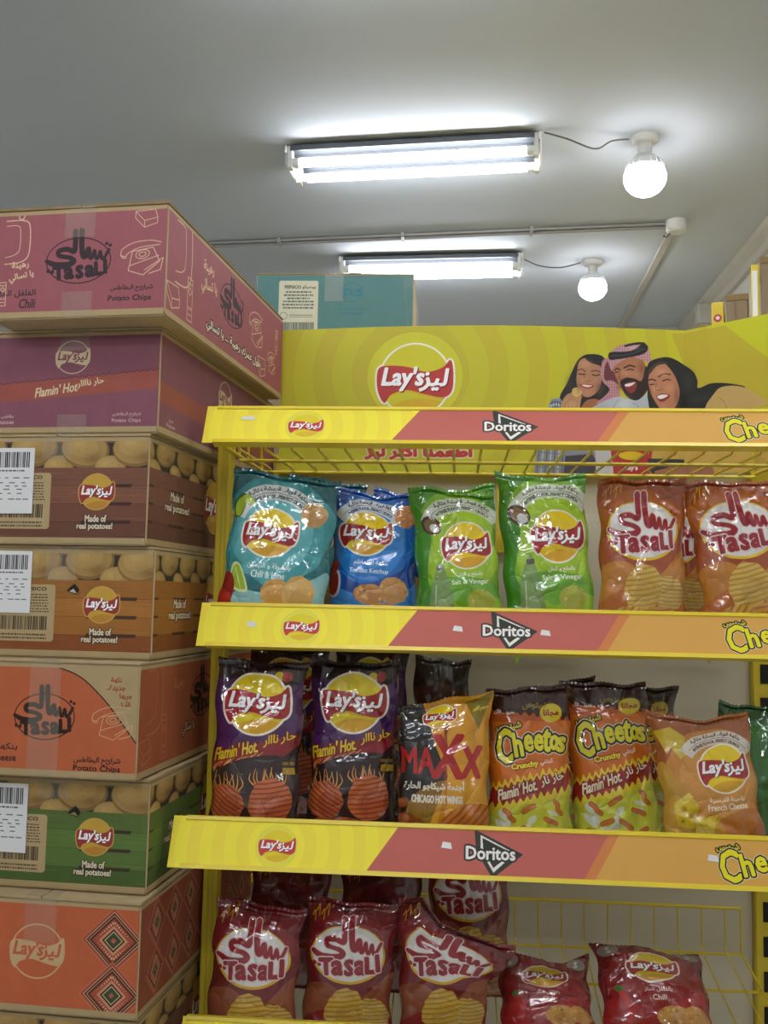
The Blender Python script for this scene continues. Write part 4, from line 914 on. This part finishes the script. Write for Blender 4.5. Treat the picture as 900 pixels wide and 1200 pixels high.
    for k in range(nw):
        x = a+.03+(bb-a-.06)*k/(nw-1)
        w = MB() if li in (0, 3) else hidden
        if li == 3: w.tube([(x, y0, ff), (x, y1-.03, fb-.003), (x, y1-.002, fb+.012), (x, y1, fb+fence)], .0016, 5)
        elif li == 0: w.tube([(x, y0-.028, ff+.014), (x, y0, ff+.002), (x, 1.912, fz(1.912)), (x, y1, fb-.006)], R2, 5)
        else: w.tube([(x, y0-.028, ff+.012), (x, y0, ff+.001), (x, y1-.12, fz(y1-.12)), (x, y1, fb)], .0017, 5)
        if li in (0, 3): w.build('wire', M['yellow'], bas)
    if hidden.v: sec(hidden.build('floor_wires', M['yellow'], bas), kind='stuff')
# header poster: centre board plus the wing folded towards the shopper
HM = print_mat('header poster print', art_header(), .45, 'card')
hb = MB(); HX0, HX1, HY = -.374, .455, 2.04
def hface(x0, x1, Yf, u0, u1, zt, n=8, th=.004):
    for i in range(n):
        ta, tb = i/n, (i+1)/n; xa, xb = x0+(x1-x0)*ta, x0+(x1-x0)*tb; ua, ub = u0+(u1-u0)*ta, u0+(u1-u0)*tb
        za, zb = zt(ta), zt(tb)
        va = lambda z: (z-1.757)/.300
        hb.face([(xa, Yf(ta), 1.757), (xb, Yf(tb), 1.757), (xb, Yf(tb), zb), (xa, Yf(ta), za)], [(ua, 0), (ub, 0), (ub, va(zb)), (ua, va(za))], 0)
        hb.face([(xb, Yf(tb)+th, 1.757), (xa, Yf(ta)+th, 1.757), (xa, Yf(ta)+th, za), (xb, Yf(tb)+th, zb)], None, 1)
        hb.face([(xa, Yf(ta), za), (xb, Yf(tb), zb), (xb, Yf(tb)+th, zb), (xa, Yf(ta)+th, za)], None, 1); hb.face([(xa, Yf(ta), 1.757), (xb, Yf(tb), 1.757), (xb, Yf(tb)+th, 1.757), (xa, Yf(ta)+th, 1.757)], None, 1)
hface(HX0, HX1, lambda t: HY-.012*math.sin(math.pi*t), 0, .770, lambda t: 2.058+.008*math.sin(math.pi*t)-.0*t)
hface(HX1, .66, lambda t: HY-.19*t, .770, 1.0, lambda t: 2.058)
hb.build('header_board', [HM, M['rail']], rack)
for x in (-.30, .09, .40):
    mb = MB(); mb.box(x-.012, x+.012, 2.052, 2.064, 1.60, 1.95); mb.build('header_bracket', M['yellow'], rack)
# ---------------------------------------------------------------- snack bags
def make_bag(label, design, X, Y, W, H, roll, z0, seed, T=.062, lean=7, group=None, yaw=0, tl=0, tr=0, sag=0, cat='snack bag'):
    r = random.Random(seed); nu, nv = 30, 46
    root = empty('snack_bag', (X, Y, z0), (-math.radians(lean), math.radians(roll), math.radians(yaw))); root.rotation_mode = 'XYZ'
    sec(root, label, cat, group)
    creases = []
    for _ in range(22):
        cx, cy = r.uniform(-1, 1), r.choice([r.uniform(.02, .22), r.uniform(.7, .98), r.uniform(.2, .8)])
        ang = math.radians(r.choice([90, 75, 105, 40, 140, 20, 160])+r.uniform(-12, 12)); ln = r.uniform(.1, .35)
        creases.append((cx*W/2*.9, cy*H, math.cos(ang), math.sin(ang), ln*H, r.uniform(.003, .008), r.uniform(-.0046, .0042)))
    ph = [r.uniform(0, 6.28) for _ in range(8)]
    edge_dip = [r.uniform(-.003, .003) for _ in range(8)]
    ear = (r.uniform(-.008, .008), r.uniform(-.008, .008))
    def pos(u, v, side):
        """u -1..1, v 0..1 bottom to top"""
        puff = max(0, math.sin(math.pi*min(1, max(0, v*.97+.012))))
        prof = puff**.42*(.86+.14*math.cos((v-.38)*3))
        x = u*W/2*(1-.075*puff**.6)+u*abs(u)*.0025*math.sin(v*19+ph[0]+u)
        z = v*H
        t = T/2*prof*max(0, 1-abs(u)**2.6)**.62
        d = t
        vt = 1-v
        # pleats fanning from the seals
        d += .0040*math.exp(-vt/.10)*math.sin(u*17+ph[1]+3*math.sin(u*3+ph[2]))*min(1, vt*14)*(1-u*u*.7)
        d += .0030*math.exp(-v/.10)*math.sin(u*15+ph[3])*min(1, v*14)*(1-u*u*.7)
        d += .0018*math.sin(v*23+ph[4])*abs(u)**3*prof
        if side > 0:
            for cx, cy, ca, sa, ln, wd, am in creases:
                dx, dz = x-cx, z-cy; al = dx*ca+dz*sa; pe = -dx*sa+dz*ca
                if abs(al) < ln*1.6 and abs(pe) < wd*3: d += am*math.exp(-(pe/wd)**2)*math.exp(-(al/ln)**2)*min(1, t*60)
        # the crimped top corners flick forward or back
        yb = .012*math.sin(ph[5])*max(0, v-.86)/.14+ (ear[0] if u < 0 else ear[1])*abs(u)**2*max(0, v-.8)/.2
        z += .003*math.sin(u*2.3+ph[6])*v**6
        k = max(0, (v-.62)/.38)**1.6
        z += k*((tl*(1-u)+tr*(1+u))/2-sag*(1-u*u)+.0018*math.sin(u*7+ph[7]))
        yb += k*.010*math.sin(u*3.2+ph[2])
        return (x, yb-side*d, z)
    me_v, fcs, uvs = [], [], []
    v0, v1 = .045, .955
    for side in (1, -1):
        base = len(me_v)
        for j in range(nv+1):
            for i in range(nu+1): me_v.append(pos(-1+2*i/nu, v0+(v1-v0)*j/nv, side))
        for j in range(nv):
            for i in range(nu):
                a = base+j*(nu+1)+i; q = [a, a+1, a+nu+2, a+nu+1]
                uq = [((i+p)/nu, v0+(v1-v0)*(j+s)/nv) for p, s in ((0, 0), (1, 0), (1, 1), (0, 1))]
                if side < 0: q, uq = q[::-1], uq[::-1]
                fcs.append(q); uvs += uq
    me = bpy.data.meshes.new('bag_film'); me.from_pydata(me_v, [], fcs); ul = me.uv_layers.new(name='UVMap'); ul.data.foreach_set('uv', [c for p in uvs for c in p])
    me.polygons.foreach_set('use_smooth', [True]*len(fcs)); me.materials.append(BAGM[design]); me.update()
    o = bpy.data.objects.new('bag_film', me); COL.objects.link(o); o.parent = root
    for nm, va, vb in (('top_seal', v1-.004, 1.0), ('bottom_seal', 0.0, v0+.004)):
        sv, sf, su = [], [], []; n = 46
        for j in range(4):
            vv = va+(vb-va)*j/3
            for i in range(n+1):
                u = -1+2*i/n; p = pos(u, vv, 0); rid = .0011*(1 if (j % 2) else -1)+.0004*math.sin(u*60)
                zig = (.0006 if i % 2 else -.0006) if ((nm == 'top_seal') == (j == 3)) and j in (0, 3) else 0
                sv.append((p[0]*1.012, p[1]+rid, p[2]+zig)); 
        for j in range(3):
            for i in range(n): a = j*(n+1)+i; sf.append([a, a+1, a+n+2, a+n+1]); su += [((i+p)/n, va+(vb-va)*(j+s)/3) for p, s in ((0, 0), (1, 0), (1, 1), (0, 1))]
        m2 = bpy.data.meshes.new(nm); m2.from_pydata(sv, [], sf); ul = m2.uv_layers.new(name='UVMap'); ul.data.foreach_set('uv', [c for p in su for c in p]); m2.materials.append(BAGM[design]); m2.update()
        o2 = bpy.data.objects.new(nm, m2); COL.objects.link(o2); o2.parent = root; md = o2.modifiers.new('thick', 'SOLIDIFY'); md.thickness = .0012; md.offset = 0
    return root
BAGM = {k: print_mat(k+' film', f, .3, 'film') for k, f in (('lime', art_chili_lime()), ('ketchup', art_ketchup()), ('vinegar', art_salt_vinegar()), ('orange', art_tasali('orange')), ('flamin', art_flamin()), ('wings', art_maxx()), ('puffs', art_cheetos()), ('cheese', art_cheese()), ('red', art_tasali('red')), ('chili', art_chili_red()), ('green', art_green()), ('dark', art_dark()), ('plain', art_shaded_red()))}
Z1, Z2, Z3 = 1.43, 1.093, .772
BAGS = [
 ('teal chili and lime crisp bag at the left end of the top row', 'lime', -.308, 1.616, .186, .268, 5.0, Z1, dict(tr=-.004)),
 ('teal bag standing behind the front teal chili and lime bag', 'lime', -.272, 1.81, .155, .280, 6.0, Z1, {}),
 ('blue tomato ketchup crisp bag beside the teal bag', 'ketchup', -.148, 1.685, .158, .254, 2.6, Z1, dict(tl=.004, sag=.008)),
 ('blue bag half hidden behind the front blue ketchup bag', 'ketchup', -.108, 1.80, .115, .268, 1.6, Z1, {}),
 ('smaller green salt and vinegar bag next to the blue ketchup bag', 'vinegar', .008, 1.655, .146, .250, -4.6, Z1, dict(tl=.010, tr=-.010)),
 ('green bag mostly hidden behind the smaller salt and vinegar bag', 'vinegar', .014, 1.83, .140, .276, -4.2, Z1, {}),
 ('taller green salt and vinegar bag next to the orange bags', 'vinegar', .158, 1.672, .154, .280, -4.2, Z1, dict(tl=.014, tr=.004, sag=.010)),
 ('green bag peeping out behind the taller salt and vinegar bag', 'vinegar', .165, 1.83, .140, .292, -4.5, Z1, {}),
 ('orange ridged chip bag with white oval, upright beside the green bags', 'orange', .305, 1.665, .148, .276, .1, Z1, dict(sag=-.004)),
 ('orange bag in shadow behind the two front orange bags', 'orange', .375, 1.82, .150, .270, 1.3, Z1, {}),
 ('orange ridged chip bag leaning left, cut by the right picture edge', 'orange', .484, 1.662, .158, .272, -7.0, Z1, dict(tl=.004)),
 ('purple and black hot crisp bag against the left post, middle row', 'flamin', -.318, 1.580, .150, .305, .6, Z2, {}),
 ('dark bag behind the purple bag at the left post', 'flamin', -.302, 1.79, .148, .308, .2, Z2, {}),
 ('purple and black hot crisp bag beside the black and yellow bag', 'flamin', -.166, 1.632, .150, .303, -.2, Z2, {}),
 ('dark bag with yellow emblem behind the second purple bag', 'flamin', -.155, 1.80, .136, .308, .3, Z2, {}),
 ('dark bag in the gap above the black and yellow bag', 'dark', -.030, 1.81, .104, .290, 1, Z2, {}),
 ('black and yellow chicago hot wings bag with big red letters', 'wings', -.020, 1.590, .152, .250, .6, Z2, dict(tl=-.018, tr=.014)),
 ('orange crunchy puffs bag with whole yellow lettering, beside the hot wings bag', 'puffs', .121, 1.630, .140, .262, -.8, Z2, dict(tr=.006)),
 ('orange puffs bag behind, its dark top showing between the two front ones', 'puffs', .172, 1.80, .138, .262, 1.5, Z2, dict(tl=-.02, tr=.004)),
 ('orange crunchy puffs bag beside the french cheese bag', 'puffs', .268, 1.672, .142, .270, -5.0, Z2, dict(tr=-.006)),
 ('puffs bag in shadow behind the one next to the cheese bag', 'puffs', .325, 1.80, .130, .250, 0, Z2, {}),
 ('tan french cheese crisp bag near the right end of the middle row', 'cheese', .406, 1.596, .156, .226, -6.2, Z2, dict(tl=.016, tr=-.002, sag=.012)),
 ('dark green bag at the right picture edge of the middle row', 'green', .500, 1.70, .118, .240, -1.4, Z2, {}),
 ('dark red ridged chip bag at the left end of the bottom row', 'red', -.318, 1.596, .148, .244, 2.3, Z3, {}),
 ('dark red bag in shadow behind the leftmost bottom row bag', 'plain', -.295, 1.83, .150, .216, .2, Z3, {}),
 ('dark red ridged chip bag second from the left, bottom row', 'red', -.168, 1.632, .150, .238, 1.3, Z3, {}),
 ('dark red bag in shadow behind the second bottom row bag', 'plain', -.132, 1.83, .150, .214, .6, Z3, {}),
 ('dark red ridged chip bag with its top corner bent right, third in bottom row', 'red', -.012, 1.635, .146, .248, -1.5, Z3, dict(bend=1)),
 ('taller red ridged chip bag standing behind the bent one', 'red', .030, 1.83, .150, .262, -.8, Z3, {}),
 ('red chili crisp bag slumped low, left one of the two', 'chili', .158, 1.655, .160, .180, -2.0, Z3, dict(lean=58)),
 ('red chili crisp bag slumped low with flared corners, right one of the two', 'chili', .336, 1.655, .186, .205, -1.1, Z3, dict(lean=50, tl=.012, tr=-.010)),
]
def settle(b, z0):
    """lowers or lifts the bag until its lowest point just rests on the basket wires"""
    bpy.context.view_layer.update()
    lev = LEV[{Z1: 1, Z2: 2, Z3: 3}[z0]]; y0, y1 = lev[0]+.03, 2.045
    need = -9
    for ch in b.children:
        mw = ch.matrix_world
        for v in ch.data.vertices:
            if v.co.z < .06: p = mw @ v.co; need = max(need, lev[7]+(lev[8]-lev[7])*(p.y-y0)/(y1-y0)+.0032-p.z)
    b.location.z += need
for k, (lab, des, X, Y, W, H, roll, z, ex) in enumerate(BAGS):
    near = Y < 1.75
    b = make_bag(lab, des, X, Y+.012, W, H, roll, z, 11+k, tl=ex.get('tl', 0), tr=ex.get('tr', 0), sag=ex.get('sag', .004), T=.054 if near else .046, lean=ex.get('lean', 6 if near else 3), group='crisp bags standing on the shelves', yaw=0)
    settle(b, z)
    if ex.get('bend'):      # the upper right corner is folded over and sticks out sideways
        for ch in b.children:
            for v in ch.data.vertices:
                x, y, zz = v.co; t = (zz-.150) + (x-.01)*.75
                if t > 0 and x > -.03:
                    t = min(t, .12); v.co.x = x+t*.36; v.co.z = zz-t*.52; v.co.y = y-t*.28+ .02*math.sin(min(t*26, 3.1))
# corners of upper bags poking down through the baskets
def poke(x, y, z, w, h, design, label):
    mb = MB(); mb.face([(x-w, y, z), (x+w, y+.01, z), (x-w*.2, y-.004, z-h)], [(.1, .1), (.3, .1), (.2, .02)]); mb.face([(x+w, y+.01, z), (x-w, y+.014, z), (x-w*.2, y-.004, z-h)], [(.1, .1), (.3, .1), (.2, .02)]); mb.face([(x-w, y, z), (x-w, y+.014, z), (x-w*.2, y-.004, z-h)], [(.1, .1), (.3, .1), (.2, .02)])
    return mb.build('bag_corner', BAGM[design])
def attach(o, root):
    o.parent = root; bpy.context.view_layer.update(); o.matrix_parent_inverse = root.matrix_world.inverted()
roots = [o for o in COL.objects if o.name.startswith('snack_bag')]
attach(poke(.1023, 1.69, 1.43, .011, .036, 'vinegar', ''), roots[6])
attach(poke(.4145, 1.69, 1.43, .013, .026, 'orange', ''), roots[10])
# ---------------------------------------------------------------- cartons in the tall stack
def carton(name, label, arts, x, y, z, W, D, H, yaw, tape=None, label_at=None, flapgap=0, group='cartons in the tall stack', seed=1, hole=None, category='carton'):
    """x,y,z: the front right bottom corner"""
    r = random.Random(seed)
    root = sec(empty(name, (x, y, z), (0, 0, -yaw)), label, category, group)
    fm, sm = arts
    mb = MB(); e = .0022
    mb.box(-W, 0, 0, D, 0, H, 0, {'F': 1, 'R': 2})
    o = mb.build('carton_body', [M['kraft'], fm, sm], root)
    bm = bmesh.new(); bm.from_mesh(o.data); bmesh.ops.bevel(bm, geom=bm.edges[:], offset=e, segments=2, affect='EDGES', material=0); bm.to_mesh(o.data); bm.free()
    # top flaps with a seam, slightly lifted and uneven
    g = flapgap
    for sgn in (0, 1):
        mb = MB(); xa, xb = ((-W, -W/2-.001) if sgn == 0 else (-W/2+.001, 0)); n = 10
        for i in range(n):
            ya, yb = D*i/n, D*(i+1)/n; l0, l1 = H+.0005+g*r.random(), H+.0005+g*r.random()
            ZA = lambda s, h: H+.0008+(g if s else 0)*h
            mb.box(xa, xb, ya, yb, H+.0003, H+.0034+g*.4*math.sin(i*1.7+seed))
        mb.build('flap', M['kraft_dark'] if g > .002 else M['kraft'], root)
    # worn strips along the upright edge
    mb = MB(); mb.box(-.0018, .0005, -.0005, .0018, .004, H-.004); mb.build('worn_edge', M['kraft'], root, bevel=.0008)
    if tape:
        tx, tl, tb = tape
        mb = MB(); w = .024; mb.box(tx-w, tx+w, -.0008, -.0004, H-tl, H+.003); mb.box(tx-w, tx+w, 0, D, H+.0034+g*.4+.0004, H+.0038+g*.4+.0004)
        if tb: mb.box(tx-w, tx+w, -.0008, -.0004, 0, tb)
        mb.build('packing_tape', M['tape'], root)
    if label_at:
        lx0, lx1, lz0, lz1 = label_at; mb = MB(); mb.box(lx0, lx1, -.0022, -.0010, lz0, lz1, 1, {'F': 0}); mb.build('shipping_label', [M['label'], M['plastic']], root)
    if hole:
        hx, hz = hole; mb = MB(); mb.face([(hx-.010, -.0012, hz-.002), (hx+.006, -.0014, hz-.007), (hx+.010, -.0012, hz), (hx+.002, -.0012, hz+.009), (hx-.004, -.0012, hz+.004)]); mb.build('torn_hole', M['dark'], root)
        mb = MB(); mb.face([(hx-.006, -.0014, hz-.003), (hx+.007, -.0014, hz-.006), (hx+.003, -.006, hz+.001)]); mb.build('torn_paper', M['plastic' if seed == 4 else 'kraft'], root)
    return root
def am(nm, a): return (print_mat(nm+' front', a[0], .62), print_mat(nm+' side', a[1], .62))
A_PINK = am('pink carton', carton_pink()); A_PURPLE = am('purple carton', carton_purple())
A_BROWN = am('brown plank carton', carton_planks(['7c5240', '825642', '764c3a', '6c4636'], '40281c', 0, 1)); A_OCHRE = am('ochre plank carton', carton_planks(['9c6830', 'a87034', 'a06a30', '8a5028'], '5c3c20', 0, 5))
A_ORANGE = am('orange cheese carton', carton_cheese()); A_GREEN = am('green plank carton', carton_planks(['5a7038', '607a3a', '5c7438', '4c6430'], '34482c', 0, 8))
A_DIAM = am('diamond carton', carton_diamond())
carton('cardboard_carton', 'pink carton with dark round logo and line drawings, topmost of the stack', A_PINK, -.431, 1.400, 1.906, .278, .62, .168, .100, tape=(-.139, .045, .04), flapgap=.004, seed=1)
carton('cardboard_carton', 'purple carton with red diagonal stripe, directly under the pink carton', A_PURPLE, -.453, 1.460, 1.742, .280, .62, .1595, .100, tape=(-.14, .03, .03), seed=2)
carton('cardboard_carton', 'brown wood print carton with potatoes, under the purple carton', A_BROWN, -.464, 1.460, 1.572, .300, .62, .1655, .092, tape=(-.150, .035, 0), label_at=(-.300, -.185, .047, .148), seed=3)
carton('cardboard_carton', 'yellow ochre wood print carton with potatoes and a small torn hole', A_OCHRE, -.452, 1.470, 1.402, .300, .582, .1655, .078, tape=(-.150, .05, 0), label_at=(-.300, -.196, .066, .160), seed=4, hole=(-.128, .103))
carton('cardboard_carton', 'orange carton with kraft corner and dark round logo, fifth from the top', A_ORANGE, -.455, 1.430, 1.232, .290, .582, .1655, .075, tape=(-.145, 0.160, 0), seed=5)
carton('cardboard_carton', 'green wood print carton with potatoes, below the orange carton', A_GREEN, -.443, 1.460, 1.066, .300, .582, .1605, .072, tape=(-.150, .03, 0), label_at=(-.300, -.188, .050, .150), flapgap=.002, seed=6, hole=(-.115, .113))
carton('cardboard_carton', 'orange red carton with pale logo and woven diamond pattern', A_DIAM, -.440, 1.430, .903, .300, .582, .1575, .070, tape=(-.150, .06, 0), flapgap=.002, seed=7)
for k in range(5):
    lab = 'wood print carton low in the stack, its top just showing at the bottom edge' if k == 0 else 'carton at the foot of the stack, below the picture'
    carton('cardboard_carton', lab, A_BROWN if k % 2 == 0 else A_OCHRE, -.442, 1.445, .738-.1625*k, .300, .582, .159, .070, seed=10+k)
mb = MB()
for k in range(5): mb.box(-.80+.075*k, -.74+.075*k, 1.45, 2.07, .066, .084)
for k in range(3): mb.box(-.80, -.44, 1.45+.25*k, 1.53+.25*k, 0, .066)
sec(mb.build('wooden_pallet', M['wood'], rot=(0, 0, 0)), 'low wooden pallet under the carton stack, below the picture', 'pallet')
# teal carton on the rack behind the header
def gondola(name, x0, x1, y0, y1, ztop, label):
    r = sec(empty(name, ((x0+x1)/2, (y0+y1)/2, 0)), label, 'shelf'); cx, cy = (x0+x1)/2, (y0+y1)/2
    for x in (x0, x1-.03):
        for y in (y0, y1-.03): mb = MB(); mb.box(x-cx, x+.03-cx, y-cy, y+.03-cy, 0, ztop-.0002); mb.build('post', M['yellow'], r)
    for k in range(5): mb = MB(); z = ztop*(k+1)/5-.02; mb.box(x0-cx, x1-cx, y0-cy, y1-cy, z, z+.02); mb.build('shelf_board', M['yellow'], r, bevel=.002)
    return r
rk = gondola('storage_rack', -.62, .40, 2.40, 2.86, 2.115, 'tall yellow rack behind the poster header holding the teal carton')
mb = MB(); mb.box(-.50, .50, -.228, -.222, .02, 2.09); mb.build('gap_board', M['carton_brown'], rk)  # dark board added to cover the bright wall beside the header
gondola('storage_rack', .70, 1.20, 2.55, 4.60, 2.15, 'tall yellow rack along the wall behind the header, holding brown cartons')
TE = print_mat('teal carton front', carton_teal(), .6)
t = carton('cardboard_carton', 'teal carton with printed panel, on the rack behind the yellow header', (TE, M['kraft']), -.122, 2.50, 2.117, .406, .30, .213, -.02, tape=(-.205, .07, 0), flapgap=.004, group=None, seed=31)
mb = MB(); mb.face([(-.001, -.001, .20), (.03, .02, .0), (.0, .0, .0)]); mb.face([(-.03, -.002, .214), (.004, -.002, .214), (.022, .01, 0.01), (-.012, -.002, .05)]); mb.build('plastic_film', M['tape'], t)
# cartons on the right hand rack
def plain_carton(label, x, y, w, d, z1, side=None, yaw=-.28):
    r = sec(empty('brown_carton', (x, y, 2.151), (0, 0, yaw)), label, 'carton', 'plain cartons on the wall rack'); h = z1-2.151
    mb = MB(); mb.box(0, w, 0, d, 0, h, 0, {'L': 1}); mb.build('carton_body', [M['carton_brown'], side or M['carton_brown']], r, bevel=.002)
    mb = MB(); mb.box(-.002, w+.002, -.003, d, h-.018, h+.002); mb.build('lid', M['kraft_dark'], r, bevel=.002)
    mb = MB(); mb.box(w*.42, w*.43, -.002, 0, 0, h-.018); mb.build('seam', M['kraft_dark'], r)
plain_carton('tallest plain brown carton, at the right picture edge', .892, 2.99, .22, .20, 2.540, M['carton_yellow'])
plain_carton('middle sized plain brown carton beside the tall one', .800, 3.03, .062, .20, 2.437, M['carton_yellow'])
plain_carton('low flat brown carton farthest along the wall rack', .722, 3.06, .036, .20, 2.352)
def packet(label, x, y, w, d, z1, mark):
    r = sec(empty('yellow_packet', (x, y, 2.151), (0, 0, -.28)), label, 'packet')
    mb = MB(); mb.box(0, w, 0, d, 0, z1-2.151); mb.build('packet_body', M['carton_yellow'], r, bevel=.003)
    if mark == 'round':
        mb = MB(); mb.lathe((0, 0, 0), [(.001, .001), (.011, .001), (.012, 0)], 20); mb.build('round_mark', M['red'], r, loc=(w*.5, -.0008, z1-2.151-.05), rot=(math.pi/2, 0, 0))
        mb = MB(); mb.lathe((0, 0, 0), [(.001, .002), (.005, .002), (.006, 0)], 16); mb.build('mark_centre', M['plastic'], r, loc=(w*.5, -.0012, z1-2.151-.05), rot=(math.pi/2, 0, 0))
    else:
        mb = MB(); mb.box(w*.15, w*.75, -.0012, 0, .05, z1-2.151-.02); mb.build('white_panel', M['plastic'], r)
packet('yellow packet with a red round mark between the brown cartons', .760, 3.045, .036, .18, 2.420, 'round')
packet('tall narrow yellow and white packet against the tallest brown carton', .866, 3.00, .023, .18, 2.523, 'panel')
